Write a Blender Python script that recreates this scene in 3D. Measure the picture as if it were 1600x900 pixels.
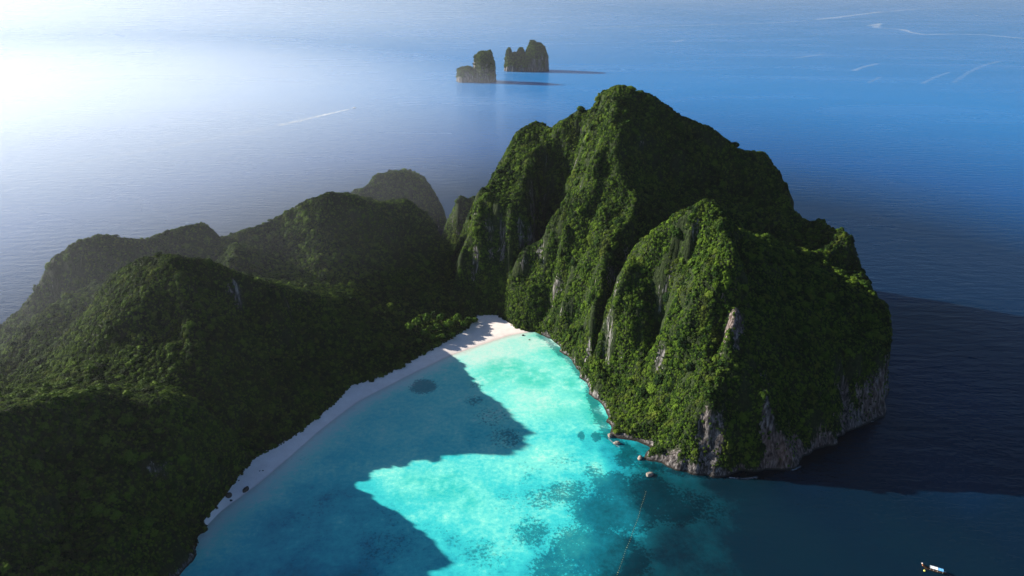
import bpy, bmesh, math, random
import numpy as np
from mathutils import Vector, Matrix
from mathutils.geometry import delaunay_2d_cdt
from mathutils.bvhtree import BVHTree

for o in list(bpy.data.objects):
    bpy.data.objects.remove(o, do_unlink=True)
SC = bpy.context.scene
COL = SC.collection
rng = np.random.default_rng(7)
random.seed(7)
R = math.radians

# ------------------------------------------------------------------ camera
CAM_H = 300.0
PITCH = 24.2                       # degrees below the horizon
FPX = 1067.0                       # focal length in photo pixels (1600 wide)
cam_data = bpy.data.cameras.new('camera')
cam_data.sensor_width = 36.0
cam_data.lens = 36.0 * FPX / 1600.0
cam_data.clip_start = 1.0
cam_data.clip_end = 90000.0
cam = bpy.data.objects.new('camera', cam_data)
COL.objects.link(cam)
cam.location = (0, 0, CAM_H)
cam.rotation_euler = (R(90 - PITCH), 0, 0)
SC.camera = cam

# ------------------------------------------------------------------ light
SUN_AZ = R(-72.0)                  # measured from +Y (view direction) towards +X
SUN_EL = R(21.5)
SUN_DIR = Vector((math.sin(SUN_AZ) * math.cos(SUN_EL), math.cos(SUN_AZ) * math.cos(SUN_EL), math.sin(SUN_EL)))
world = bpy.data.worlds.new('World')
SC.world = world
world.use_nodes = True
wn = world.node_tree.nodes
wl = world.node_tree.links
wn.clear()
w_out = wn.new('ShaderNodeOutputWorld')
w_bg = wn.new('ShaderNodeBackground')
w_sky = wn.new('ShaderNodeTexSky')
w_sky.sky_type = 'NISHITA'
w_sky.sun_disc = False
w_sky.sun_elevation = SUN_EL
w_sky.sun_rotation = SUN_AZ % (2 * math.pi)
w_sky.altitude = 100.0
w_sky.air_density = 1.0
w_sky.dust_density = 2.0
w_sky.ozone_density = 6.0
w_bg.inputs['Strength'].default_value = 0.05
wl.new(w_sky.outputs[0], w_bg.inputs['Color'])
wl.new(w_bg.outputs[0], w_out.inputs['Surface'])

sun_data = bpy.data.lights.new('sun', 'SUN')
sun_data.energy = 5.0
sun_data.angle = R(0.5)
sun_data.color = (1.0, 0.94, 0.82)
sun = bpy.data.objects.new('sun', sun_data)
COL.objects.link(sun)
sun.location = SUN_DIR * 2000
sun.rotation_euler = (-SUN_DIR).to_track_quat('-Z', 'Y').to_euler()

SC.view_settings.view_transform = 'Standard'
SC.view_settings.look = 'None'
SC.view_settings.gamma = 1.0
SC.view_settings.use_curve_mapping = False
SC.view_settings.exposure = 1.45

TREES = True
HAZE = True

# ------------------------------------------------------------------ helpers: noise
def _hash(ix, iy, iz, seed):
    h = (ix.astype(np.int64) * 374761393 + iy.astype(np.int64) * 668265263 + iz.astype(np.int64) * 2147483647 + seed * 1274126177) & 0xFFFFFFFF
    h = ((h ^ (h >> 13)) * 1274126177) & 0xFFFFFFFF
    h = (h ^ (h >> 16)) & 0xFFFFFFFF
    return h.astype(np.float64) / 4294967295.0

def noise3(x, y, z, seed=0):
    x = np.asarray(x, float); y = np.asarray(y, float); z = np.asarray(z, float)
    ix, iy, iz = np.floor(x), np.floor(y), np.floor(z)
    fx, fy, fz = x - ix, y - iy, z - iz
    fx = fx * fx * fx * (fx * (fx * 6 - 15) + 10); fy = fy * fy * fy * (fy * (fy * 6 - 15) + 10); fz = fz * fz * fz * (fz * (fz * 6 - 15) + 10)
    out = 0
    for dx in (0, 1):
        wx = fx if dx else 1 - fx
        for dy in (0, 1):
            wy = fy if dy else 1 - fy
            for dz in (0, 1):
                wz = fz if dz else 1 - fz
                out = out + wx * wy * wz * _hash(ix + dx, iy + dy, iz + dz, seed)
    return out * 2 - 1

def noise2(x, y, seed=0):
    x = np.asarray(x, float); y = np.asarray(y, float)
    ix, iy = np.floor(x), np.floor(y)
    fx, fy = x - ix, y - iy
    fx = fx * fx * fx * (fx * (fx * 6 - 15) + 10); fy = fy * fy * fy * (fy * (fy * 6 - 15) + 10)
    z = np.zeros_like(ix)
    a = _hash(ix, iy, z, seed); b = _hash(ix + 1, iy, z, seed); c = _hash(ix, iy + 1, z, seed); d = _hash(ix + 1, iy + 1, z, seed)
    return (a * (1 - fx) * (1 - fy) + b * fx * (1 - fy) + c * (1 - fx) * fy + d * fx * fy) * 2 - 1

def fbm2(x, y, scale, octaves=4, seed=0, gain=0.5):
    s, a, out, tot = 1.0 / scale, 1.0, 0, 0
    for k in range(octaves):
        out = out + a * noise2(x * s + 17.3 * k, y * s - 9.1 * k, seed + k); tot += a
        s *= 2.03; a *= gain
    return out / tot

def fbm3(x, y, z, scale, octaves=3, seed=0, gain=0.5):
    s, a, out, tot = 1.0 / scale, 1.0, 0, 0
    for k in range(octaves):
        out = out + a * noise3(x * s + 17.3 * k, y * s - 9.1 * k, z * s + 3.7 * k, seed + k); tot += a
        s *= 2.03; a *= gain
    return out / tot

def sstep(a, b, v):
    t = np.clip((v - a) / (b - a), 0, 1)
    return t * t * (3 - 2 * t)

# ------------------------------------------------------------------ survey: sight lines of the photograph turned into places on the island
CP, SP = math.cos(R(PITCH)), math.sin(R(PITCH))
def ray(px, py):
    u, v = (px - 800) / FPX, (450 - py) / FPX
    return u, CP + v * SP, -SP + v * CP
def atD(px, py, d):                # on the sight line, at ground distance d (along Y)
    x, y, z = ray(px, py); t = d / y
    return (x * t, d, CAM_H + z * t)
def atZ(px, py, z0=0.0):           # on the sight line, at height z0
    x, y, z = ray(px, py); t = (z0 - CAM_H) / z
    return (x * t, y * t, z0)
def project(P):
    P = np.asarray(P, float)
    x, y, z = P[..., 0], P[..., 1], P[..., 2] - CAM_H
    dep = y * CP - z * SP
    up = y * SP + z * CP
    return 800 + FPX * x / dep, 450 - FPX * up / dep, dep

# ------------------------------------------------------------------ material helpers
def new_mat(name):
    m = bpy.data.materials.new(name)
    m.use_nodes = True
    nt = m.node_tree
    nt.nodes.clear()
    out = nt.nodes.new('ShaderNodeOutputMaterial')
    return m, nt, out
def nd(nt, typ, **kw):
    n = nt.nodes.new(typ)
    for k, v in kw.items():
        if k in n.inputs: n.inputs[k].default_value = v
        else: setattr(n, k, v)
    return n
def lk(nt, a, b): nt.links.new(a, b)
def ramp(nt, stops, interp='LINEAR'):
    r = nt.nodes.new('ShaderNodeValToRGB')
    r.color_ramp.interpolation = interp
    el = r.color_ramp.elements
    while len(el) < len(stops): el.new(0.5)
    for e, (p, c) in zip(el, stops):
        e.position = p
        e.color = (c[0], c[1], c[2], 1) if not isinstance(c, (int, float)) else (c, c, c, 1)
    return r
def mixc(nt, fac, a, b, mode='MIX'):
    m = nt.nodes.new('ShaderNodeMix'); m.data_type = 'RGBA'; m.blend_type = mode
    for sock, v in ((m.inputs[0], fac), (m.inputs[6], a), (m.inputs[7], b)):
        if hasattr(v, 'is_output'): nt.links.new(v, sock)
        elif isinstance(v, (int, float)): sock.default_value = v
        else: sock.default_value = (v[0], v[1], v[2], 1)
    return m.outputs[2]
def mth(nt, op, a, b=None, clamp=False):
    m = nt.nodes.new('ShaderNodeMath'); m.operation = op; m.use_clamp = clamp
    for i, v in enumerate((a, b)):
        if v is None: continue
        if hasattr(v, 'is_output'): nt.links.new(v, m.inputs[i])
        else: m.inputs[i].default_value = v
    return m.outputs[0]
def simple(name, col, rough=0.7, var=0.15, scale=3.0, spec=0.3):
    m, nt, out = new_mat(name)
    b = nd(nt, 'ShaderNodeBsdfPrincipled')
    tc = nd(nt, 'ShaderNodeTexCoord')
    n = nd(nt, 'ShaderNodeTexNoise', Scale=scale, Detail=4.0)
    lk(nt, tc.outputs['Object'], n.inputs['Vector'])
    dark = tuple(c * (1 - var) for c in col); lite = tuple(min(1, c * (1 + var)) for c in col)
    r = ramp(nt, [(0.3, dark), (0.7, lite)])
    lk(nt, n.outputs['Fac'], r.inputs[0]); lk(nt, r.outputs[0], b.inputs['Base Color'])
    b.inputs['Roughness'].default_value = rough
    b.inputs['Specular IOR Level'].default_value = spec
    lk(nt, b.outputs[0], out.inputs[0])
    return m

# ------------------------------------------------------------------ materials
def mat_terrain():
    m, nt, out = new_mat('limestone_and_soil')
    b = nd(nt, 'ShaderNodeBsdfPrincipled', Roughness=0.92)
    b.inputs['Specular IOR Level'].default_value = 0.15
    geo = nd(nt, 'ShaderNodeNewGeometry')
    mp = nd(nt, 'ShaderNodeMapping'); mp.inputs['Scale'].default_value = (1, 1, 0.085)
    lk(nt, geo.outputs['Position'], mp.inputs[0])
    n1 = nd(nt, 'ShaderNodeTexNoise', Scale=0.62, Detail=7.0, Roughness=0.65)
    lk(nt, mp.outputs[0], n1.inputs['Vector'])
    n2 = nd(nt, 'ShaderNodeTexNoise', Scale=0.035, Detail=4.0)
    lk(nt, mp.outputs[0], n2.inputs['Vector'])
    n3 = nd(nt, 'ShaderNodeTexNoise', Scale=0.45, Detail=6.0, Roughness=0.7)
    lk(nt, geo.outputs['Position'], n3.inputs['Vector'])
    rock = ramp(nt, [(0.38, (0.010, 0.010, 0.012)), (0.47, (0.050, 0.047, 0.047)), (0.56, (0.13, 0.122, 0.12)), (0.68, (0.33, 0.30, 0.285))])
    lk(nt, n1.outputs['Fac'], rock.inputs[0])
    a_rust = nd(nt, 'ShaderNodeAttribute', attribute_name='rust')
    rf = mth(nt, 'MULTIPLY', a_rust.outputs['Fac'], ramp_fac(nt, n2, n1), True)
    rockc = mixc(nt, mth(nt, 'MULTIPLY', rf, 0.7), rock.outputs[0], mixc(nt, n3.outputs['Fac'], (0.10, 0.045, 0.03), (0.34, 0.17, 0.11)))
    sz = nd(nt, 'ShaderNodeSeparateXYZ'); lk(nt, geo.outputs['Position'], sz.inputs[0])
    tide = nd(nt, 'ShaderNodeMapRange'); tide.inputs[1].default_value = 0.7; tide.inputs[2].default_value = 1.5
    lk(nt, mth(nt, 'ADD', sz.outputs[2], mth(nt, 'MULTIPLY', mth(nt, 'SUBTRACT', n3.outputs['Fac'], 0.5), 1.6)), tide.inputs[0])
    rockc = mixc(nt, tide.outputs[0], (0.022, 0.020, 0.018), rockc)      # algae stain of the tide line
    soil = ramp(nt, [(0.35, (0.008, 0.013, 0.005)), (0.55, (0.020, 0.032, 0.009)), (0.7, (0.045, 0.062, 0.018))])
    lk(nt, n3.outputs['Fac'], soil.inputs[0])
    a_rock = nd(nt, 'ShaderNodeAttribute', attribute_name='rock')
    f = mth(nt, 'ADD', a_rock.outputs['Fac'], mth(nt, 'MULTIPLY', mth(nt, 'SUBTRACT', n1.outputs['Fac'], 0.5), 1.2))
    fr = ramp(nt, [(0.42, 0.0), (0.58, 1.0)])
    lk(nt, f, fr.inputs[0])
    lk(nt, mixc(nt, fr.outputs[0], soil.outputs[0], rockc), b.inputs['Base Color'])
    bp = nd(nt, 'ShaderNodeBump', Strength=0.9, Distance=2.2)
    lk(nt, n1.outputs['Fac'], bp.inputs['Height'])
    bp2 = nd(nt, 'ShaderNodeBump', Strength=0.7, Distance=0.8)
    lk(nt, n3.outputs['Fac'], bp2.inputs['Height']); lk(nt, bp.outputs[0], bp2.inputs['Normal'])
    lk(nt, bp2.outputs[0], b.inputs['Normal'])
    lk(nt, b.outputs[0], out.inputs[0])
    return m
def ramp_fac(nt, n2, n1):
    r = ramp(nt, [(0.40, 0.0), (0.62, 1.0)])
    nt.links.new(mth(nt, 'ADD', mth(nt, 'MULTIPLY', n2.outputs['Fac'], 0.5), mth(nt, 'MULTIPLY', n1.outputs['Fac'], 0.5)), r.inputs[0])
    return r.outputs[0]

def mat_sand():
    m, nt, out = new_mat('coral_sand')
    b = nd(nt, 'ShaderNodeBsdfPrincipled', Roughness=0.95)
    b.inputs['Specular IOR Level'].default_value = 0.1
    geo = nd(nt, 'ShaderNodeNewGeometry')
    n = nd(nt, 'ShaderNodeTexNoise', Scale=0.12, Detail=8.0, Roughness=0.7)
    lk(nt, geo.outputs['Position'], n.inputs['Vector'])
    r = ramp(nt, [(0.3, (0.70, 0.61, 0.57)), (0.7, (0.83, 0.75, 0.71))])
    lk(nt, n.outputs['Fac'], r.inputs[0])
    sx = nd(nt, 'ShaderNodeSeparateXYZ'); lk(nt, geo.outputs['Position'], sx.inputs[0])
    wet = nd(nt, 'ShaderNodeMapRange'); wet.inputs[1].default_value = 0.05; wet.inputs[2].default_value = 0.45
    lk(nt, mth(nt, 'ADD', sx.outputs[2], mth(nt, 'MULTIPLY', n.outputs['Fac'], 0.2)), wet.inputs[0])
    c = mixc(nt, wet.outputs[0], (0.58, 0.47, 0.43), r.outputs[0])
    lk(nt, c, b.inputs['Base Color'])
    bp = nd(nt, 'ShaderNodeBump', Strength=0.4, Distance=0.3)
    lk(nt, n.outputs['Fac'], bp.inputs['Height']); lk(nt, bp.outputs[0], b.inputs['Normal'])
    lk(nt, b.outputs[0], out.inputs[0])
    return m

def mat_leaf(name, dark, mid, lite):
    m, nt, out = new_mat(name)
    oi = nd(nt, 'ShaderNodeObjectInfo')
    geo = nd(nt, 'ShaderNodeNewGeometry')
    n = nd(nt, 'ShaderNodeTexNoise', Scale=0.028, Detail=3.0)
    lk(nt, geo.outputs['Position'], n.inputs['Vector'])
    f = mth(nt, 'ADD', mth(nt, 'MULTIPLY', oi.outputs['Random'], 0.62), mth(nt, 'MULTIPLY', mth(nt, 'SUBTRACT', n.outputs['Fac'], 0.2), 0.65))
    f = mth(nt, 'ADD', f, mth(nt, 'MULTIPLY', mth(nt, 'SUBTRACT', geo.outputs['Random Per Island'], 0.5), 0.35))
    r = ramp(nt, [(0.2, dark), (0.5, mid), (0.85, lite)])
    lk(nt, f, r.inputs[0])
    mpv = nd(nt, 'ShaderNodeMapping'); mpv.inputs['Scale'].default_value = (1, 1, 0.22); lk(nt, geo.outputs['Position'], mpv.inputs[0])
    nv = nd(nt, 'ShaderNodeTexNoise', Scale=0.11, Detail=4.0); lk(nt, mpv.outputs[0], nv.inputs['Vector'])
    dry = mth(nt, 'MULTIPLY', ramp2(nt, nv.outputs['Fac'], 0.52, 0.68), mth(nt, 'MULTIPLY', oi.outputs['Random'], 0.75))
    leafc = mixc(nt, dry, r.outputs[0], (lite[0] * 1.05, lite[1] * 0.72, lite[2] * 1.4))
    d = nd(nt, 'ShaderNodeBsdfPrincipled', Roughness=0.75)
    d.inputs['Specular IOR Level'].default_value = 0.05
    lk(nt, leafc, d.inputs['Base Color'])
    t = nd(nt, 'ShaderNodeBsdfTranslucent')
    lk(nt, mixc(nt, 1.0, leafc, (1.25, 1.2, 0.5), 'MULTIPLY'), t.inputs[0])
    mx = nd(nt, 'ShaderNodeMixShader'); mx.inputs[0].default_value = 0.12
    lk(nt, d.outputs[0], mx.inputs[1]); lk(nt, t.outputs[0], mx.inputs[2])
    lk(nt, mx.outputs[0], out.inputs[0])
    return m

def mat_sea():
    m, nt, out = new_mat('sea_water')
    geo = nd(nt, 'ShaderNodeNewGeometry')
    dep = nd(nt, 'ShaderNodeAttribute', attribute_name='depth_and_sheen')  # water depth, plus the painted sky sheen of the far sea
    cor = nd(nt, 'ShaderNodeAttribute', attribute_name='coral')
    grs = nd(nt, 'ShaderNodeAttribute', attribute_name='seagrass')
    # large and small mottling of the bottom
    nA = nd(nt, 'ShaderNodeTexNoise', Scale=0.045, Detail=8.0, Roughness=0.68)
    lk(nt, geo.outputs['Position'], nA.inputs['Vector'])
    nB = nd(nt, 'ShaderNodeTexNoise', Scale=0.48, Detail=5.0, Roughness=0.7)
    lk(nt, geo.outputs['Position'], nB.inputs['Vector'])
    d = mth(nt, 'ADD', dep.outputs['Fac'], mth(nt, 'MULTIPLY', mth(nt, 'MULTIPLY', mth(nt, 'SUBTRACT', nA.outputs['Fac'], 0.5), 2.2), mth(nt, 'MULTIPLY', mth(nt, 'MINIMUM', dep.outputs['Fac'], 3.0), mth(nt, 'LESS_THAN', dep.outputs['Fac'], 18.0))))
    nC = nd(nt, 'ShaderNodeTexNoise', Scale=0.26, Detail=9.0, Roughness=0.78)
    lk(nt, geo.outputs['Position'], nC.inputs['Vector'])
    d = mth(nt, 'ADD', d, mth(nt, 'MULTIPLY', mth(nt, 'MULTIPLY', mth(nt, 'SUBTRACT', nC.outputs['Fac'], 0.5), 3.2), mth(nt, 'MULTIPLY', mth(nt, 'MINIMUM', dep.outputs['Fac'], 1.6), mth(nt, 'LESS_THAN', dep.outputs['Fac'], 18.0))))
    mr = nd(nt, 'ShaderNodeMapRange'); mr.inputs[1].default_value = 0.0; mr.inputs[2].default_value = 60.0
    lk(nt, d, mr.inputs[0])
    pw = mth(nt, 'POWER', mr.outputs[0], 0.5)       # sqrt so that shallow steps have room
    q = lambda v: math.sqrt(v / 60.0)
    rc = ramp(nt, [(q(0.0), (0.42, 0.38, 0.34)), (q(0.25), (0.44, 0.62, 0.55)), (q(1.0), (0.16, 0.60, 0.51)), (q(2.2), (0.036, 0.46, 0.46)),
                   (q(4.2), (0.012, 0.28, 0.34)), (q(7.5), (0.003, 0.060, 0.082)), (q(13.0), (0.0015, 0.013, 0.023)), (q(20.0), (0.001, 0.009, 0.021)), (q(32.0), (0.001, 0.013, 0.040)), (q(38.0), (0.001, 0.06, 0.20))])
    e_ = rc.color_ramp.elements.new(1.0); e_.color = (0.001, 0.16, 0.43, 1)  # far-sea azure: grazing sky reflection put into the colour
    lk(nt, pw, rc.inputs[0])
    # coral heads: dark speckle on the bottom
    cr = ramp(nt, [(0.485, 0.0), (0.545, 1.0)])
    lk(nt, mth(nt, 'ADD', mth(nt, 'MULTIPLY', nB.outputs['Fac'], 0.6), mth(nt, 'ADD', mth(nt, 'MULTIPLY', nA.outputs['Fac'], 0.4), mth(nt, 'MULTIPLY', mth(nt, 'SUBTRACT', cor.outputs['Fac'], 0.5), 0.34))), cr.inputs[0])
    cf = mth(nt, 'MULTIPLY', cr.outputs[0], mth(nt, 'MINIMUM', mth(nt, 'MULTIPLY', cor.outputs['Fac'], 1.6), 0.82))
    c1 = mixc(nt, cf, rc.outputs[0], mixc(nt, 1.0, rc.outputs[0], (0.22, 0.30, 0.36), 'MULTIPLY'))
    gf = mth(nt, 'MULTIPLY', grs.outputs['Fac'], ramp2(nt, nA.outputs['Fac'], 0.40, 0.56))
    c2 = mixc(nt, gf, c1, mixc(nt, 1.0, c1, (0.35, 0.80, 0.72), 'MULTIPLY'))
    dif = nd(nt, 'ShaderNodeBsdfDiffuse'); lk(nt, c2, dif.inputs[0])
    # waves
    def wav(scale, sx, sy, rot, det):
        mp = nd(nt, 'ShaderNodeMapping'); mp.inputs['Scale'].default_value = (sx, sy, 1); mp.inputs['Rotation'].default_value = (0, 0, R(rot))
        lk(nt, geo.outputs['Position'], mp.inputs[0])
        w = nd(nt, 'ShaderNodeTexNoise', Scale=scale, Detail=det, Roughness=0.55); lk(nt, mp.outputs[0], w.inputs['Vector'])
        return w.outputs['Fac']
    h = mth(nt, 'ADD', mth(nt, 'MULTIPLY', wav(0.10, 0.35, 1.0, 8, 3.0), 1.0), mth(nt, 'MULTIPLY', wav(0.45, 0.5, 1.0, -14, 3.0), 0.28))
    # calmer inside the bay
    calm = nd(nt, 'ShaderNodeMapRange'); calm.inputs[1].default_value = 2.0; calm.inputs[2].default_value = 26.0; calm.inputs[3].default_value = 0.10; calm.inputs[4].default_value = 1.0
    lk(nt, dep.outputs['Fac'], calm.inputs[0])
    bp = nd(nt, 'ShaderNodeBump', Distance=1.6)
    lk(nt, mth(nt, 'MULTIPLY', calm.outputs[0], 0.75), bp.inputs['Strength'])
    lk(nt, h, bp.inputs['Height'])
    # wind lanes and slicks: roughness only
    ns = nd(nt, 'ShaderNodeTexNoise', Scale=0.004, Detail=5.0, Roughness=0.6, Distortion=0.6)
    mp2 = nd(nt, 'ShaderNodeMapping'); mp2.inputs['Scale'].default_value = (0.35, 1.2, 1); mp2.inputs['Rotation'].default_value = (0, 0, R(-12))
    lk(nt, geo.outputs['Position'], mp2.inputs[0]); lk(nt, mp2.outputs[0], ns.inputs['Vector'])
    rr = ramp(nt, [(0.38, 0.13), (0.50, 0.24), (0.64, 0.30)])
    lk(nt, ns.outputs['Fac'], rr.inputs[0])
    gl = nd(nt, 'ShaderNodeBsdfGlossy'); lk(nt, rr.outputs[0], gl.inputs['Roughness']); lk(nt, bp.outputs[0], gl.inputs['Normal'])
    fr = nd(nt, 'ShaderNodeFresnel', IOR=1.33); lk(nt, bp.outputs[0], fr.inputs['Normal'])
    mx = nd(nt, 'ShaderNodeMixShader')
    lk(nt, mth(nt, 'MULTIPLY', fr.outputs[0], 0.78, True), mx.inputs[0])
    lk(nt, dif.outputs[0], mx.inputs[1]); lk(nt, gl.outputs[0], mx.inputs[2])
    lk(nt, mx.outputs[0], out.inputs[0])
    return m
def ramp2(nt, fac, a, b):
    r = ramp(nt, [(a, 0.0), (b, 1.0)]); nt.links.new(fac, r.inputs[0]); return r.outputs[0]

M_TERR = mat_terrain()
M_SAND = mat_sand()
M_SEA = mat_sea()
M_LEAF = mat_leaf('forest_leaves', (0.004, 0.013, 0.004), (0.023, 0.053, 0.006), (0.088, 0.145, 0.014))
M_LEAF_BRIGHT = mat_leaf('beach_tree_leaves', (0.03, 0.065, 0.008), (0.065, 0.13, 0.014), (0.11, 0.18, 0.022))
M_BARK = simple('bark', (0.09, 0.07, 0.05), 0.9, 0.3, 2.0)

# ------------------------------------------------------------------ survey of the island
WATER = [(310,836),(345,799),(400,759),(455,712),(500,672),(560,627),(640,586),(700,557),(760,536),(800,523),(832,518)]
BACK = [(318,815),(352,776),(372,748),(400,716),(462,682),(528,628),(548,603),(600,588),(655,558),(700,533),(735,512),(748,493),(775,492),(802,508)]
CLIFF_R = [(845,523),(862,538),(895,567),(920,600),(932,640),(950,678),(985,706),(1012,726),(1060,739),(1110,743),(1180,741),(1240,731),(1290,703),(1330,667),(1362,656)]
HIDDEN_R = [(284,434),(300,468),(307,520),(304,580),(284,650),(252,720),(180,780),(100,800),(40,795),(-15,795),(-45,812),(-72,818),(-88,808)]
BAY = [(-97,795),(-116,812),(-104,838)]
HILL_E = [(-86,858),(-92,900),(-130,932),(-180,930),(-215,900),(-232,860),(-238,800)]
HIDDEN_L = [(-262,742),(-300,702),(-350,692),(-400,662),(-445,622),(-470,571),(-486,545),(-505,500),(-520,420),(-505,330),(-470,240),(-420,160),(-350,110),(-270,95),(-215,120),(-192,180),(-188,240)]
NEAR_L = [(285,890)]

def P2(l): return [atZ(a, b)[:2] for a, b in l]
beach_edge = P2(WATER)
beach_out = []
for i, p in enumerate(beach_edge):           # the sand goes on under the water
    a = beach_edge[max(0, i - 1)]; b = beach_edge[min(len(beach_edge) - 1, i + 1)]
    dx, dy = b[0] - a[0], b[1] - a[1]; L = math.hypot(dx, dy)
    beach_out.append((p[0] + dy / L * 9, p[1] - dx / L * 9))
shore = P2(CLIFF_R) + HIDDEN_R + BAY + HILL_E + HIDDEN_L + P2(NEAR_L)
outline = beach_out[1:-1] + [beach_edge[-1]] + shore + [beach_edge[0]]
true_shore = beach_edge + shore
pts, segs = [], []
def line(seq, closed=False, brk=True):
    k0 = len(pts)
    for p in seq: pts.append(tuple(p))
    if brk:
        for i in range(len(seq) - 1): segs.append((k0 + i, k0 + i + 1))
        if closed: segs.append((k0 + len(seq) - 1, k0))
def D(l): return [atD(*q) for q in l]
line([(x, y, -1.0) for x, y in beach_out[1:-1]])
line([(x, y, 0.0) for x, y in beach_edge])
line([(x, y, 0.0) for x, y in shore])
line([(atZ(a, b, 2.6)) for a, b in BACK])
# front hill
line(D([(1100,320,470),(1128,351,458),(1130,400,445),(1132,443,432),(1148,494,416),(1104,530,420),(1067,562,421),(1057,610,412),(1037,660,402),(1015,706,390)]))
line(D([(1100,320,470),(1060,350,475),(1010,390,488),(998,422,486),(970,452,485),(945,500,481),(936,560,479)]))
line(D([(1100,320,470),(1150,362,474),(1200,405,480),(1240,432,488),(1300,443,486),(1350,450,490),(1385,484,480),(1393,510,466),(1389,550,453),(1378,605,441)]))
for p in D([(1030,520,462),(1010,600,440),(1060,450,463),(985,640,428),(1190,690,377),(1190,650,383),(1190,600,397),(1180,540,415),(1280,650,398),(1285,600,414),(1290,560,429),(1340,600,428),(1345,560,438),(1100,690,374),(1110,640,382),(1130,600,394),(1075,650,388),(1240,690,386),(1050,700,380),(1310,500,458),(1210,490,444)]): pts.append(p)
line(D([(1148,385,477),(1153,420,463),(1156,455,450),(1167,500,431),(1140,545,416),(1095,590,404)]))
# valley and raised hidden ground behind the front hill
line(D([(1040,380,560),(1002,402,548),(975,432,538),(958,468,522),(943,512,508),(932,572,492)]))
line([(135,548,98),(150,543,119),(190,536,108),(225,536,97)])  # unseen saddle, raised to keep the sun off the plateau
pts += [(150,500,135),(175,498,119)]  # unseen bulk behind the summit, added to shade the shoulder
# main massif: ribs and skyline
line(D([(965,140,660),(985,145,658),(1010,160,656),(1060,181,652),(1110,206,645),(1146,236,640),(1154,246,636),(1170,236,642),(1190,238,642),(1203,262,636),(1217,284,630),(1238,330,604),(1262,350,596),(1291,366,588),(1302,360,570),(1314,355,562),(1334,376,552),(1342,405,545),(1352,440,530)]))
line(D([(998,170,653),(977,204,632),(960,225,616),(959,255,603),(967,288,588),(988,318,570),(978,352,555),(957,387,540),(941,420,527),(936,455,514),(932,510,498),(930,560,487)]))
line(D([(965,140,660),(946,218,624),(922,260,610),(911,305,598),(864,332,595),(852,380,592),(846,440,583),(851,490,573)]))
line(D([(965,140,660),(948,144,664),(932,160,672),(918,182,684),(895,192,692),(862,206,708),(835,197,722),(812,212,716),(800,245,700),(788,272,684),(760,300,658),(745,311,642),(736,345,641),(728,400,640),(726,435,640)]))
line(D([(902,236,678),(885,288,668),(866,318,664),(846,352,664),(847,420,640),(843,470,612)]))
line(D([(747,315,637),(772,322,626),(800,330,618),(826,337,620)]))
for p in D([(830,270,672),(820,306,645),(860,240,690),(775,400,614),(800,430,606),(780,460,602),(820,400,614),(900,420,562),(900,500,540),(890,360,582),(935,330,584),(1050,330,604),(1060,260,624),(1110,300,618),(1265,398,530),(1252,412,520),(1330,438,502),(1300,425,530),(1305,395,545),(1230,400,560),(1180,330,604)]): pts.append(p)
pts += [(150,592,104), (190,570,98)]
# hidden back of the massif
pts += [(104,678,202),(122,670,197),(84,682,194),(110,715,165),(60,740,110),(180,700,110),(230,650,95),(270,600,60),(292,540,60),(130,760,60),(20,752,80),(0,700,100),(296,500,42),(270,655,40),(215,735,35)]
# small crag by the back bay
line(D([(705,340,800),(718,309,792),(728,305,790),(746,310,782)]))
pts += [(-20,770,60)]
# back mound behind the bay
line(D([(572,296,852),(585,272,858),(615,268,862),(650,278,866),(675,298,866),(690,322,864)]))
pts += [(-180,900,60),(-140,905,66),(-200,850,60),(-120,900,60)]
# dark-faced hill over the valley
line(D([(345,385,632),(358,366,640),(400,351,650),(440,335,660),(480,311,666),(510,301,668),(550,305,672),(575,315,676),(612,318,690),(640,309,692),(656,325,692),(676,352,697),(690,382,708)]))
for p in D([(500,380,634),(600,400,650),(560,440,607),(640,440,630),(600,480,573),(680,450,640),(640,490,578),(720,440,660),(700,410,712),(716,384,775),(450,400,628),(370,388,588),(345,412,590),(400,432,575),(500,440,592),(545,466,568),(560,350,665),(640,360,682),(480,345,648),(700,470,615),(600,545,512)]): pts.append(p)
pts += [(-150,720,80),(-180,760,70),(-200,800,50),(-240,690,60),(-110,760,25)]
# far left hill, two tops
line(D([(25,490,566),(62,440,572),(75,402,576),(110,376,580),(150,362,586),(198,369,590),(225,373,596),(262,359,612),(315,339,628),(336,346,630),(352,376,628)]))
for p in D([(150,440,566),(110,480,558),(80,510,550),(240,400,590),(200,430,572),(300,392,606),(20,545,520)]): pts.append(p)
pts += [(-300,535,58),(-355,510,42),(-255,555,60),(-360,620,55),(-300,640,70),(-430,590,40),(-400,520,45)]
# ridge hill over the beach
line(D([(36,590,452),(62,560,464),(110,510,480),(150,470,490),(185,425,496),(225,401,492),(270,396,482),(330,405,495),(362,430,490),(420,445,499),(500,464,533),(550,482,549)]))
line(D([(268,404,478),(262,440,462),(210,474,450),(140,523,437),(90,575,424)]))
for p in D([(285,440,461),(290,480,450),(262,520,440),(300,540,425),(310,590,408),(280,563,416),(400,560,452),(400,640,415),(450,560,470),(500,560,482),(350,690,383),(345,603,404),(215,520,437),(160,560,424),(450,500,504),(380,490,489),(330,450,482)]): pts.append(p)
# near left hill
line(D([(0,647,285),(87,624,312),(162,615,334),(200,626,340),(264,621,348),(300,680,336),(312,760,313),(300,830,295)]))
for p in D([(200,600,394),(270,604,391),(130,590,402),(330,640,370),(345,720,345),(200,660,332),(110,665,308),(200,720,311),(200,800,284),(100,720,297),(100,850,260),(0,750,264),(0,690,274),(0,900,222),(150,900,246),(240,900,256),(0,560,470),(0,600,422),(40,600,412),(80,602,398),(0,622,382),(30,625,352)]): pts.append(p)
pts += [(-340,260,104),(-380,330,92),(-420,400,70),(-300,180,66),(-240,140,30),(-440,300,50),(-450,470,30)]

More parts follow.
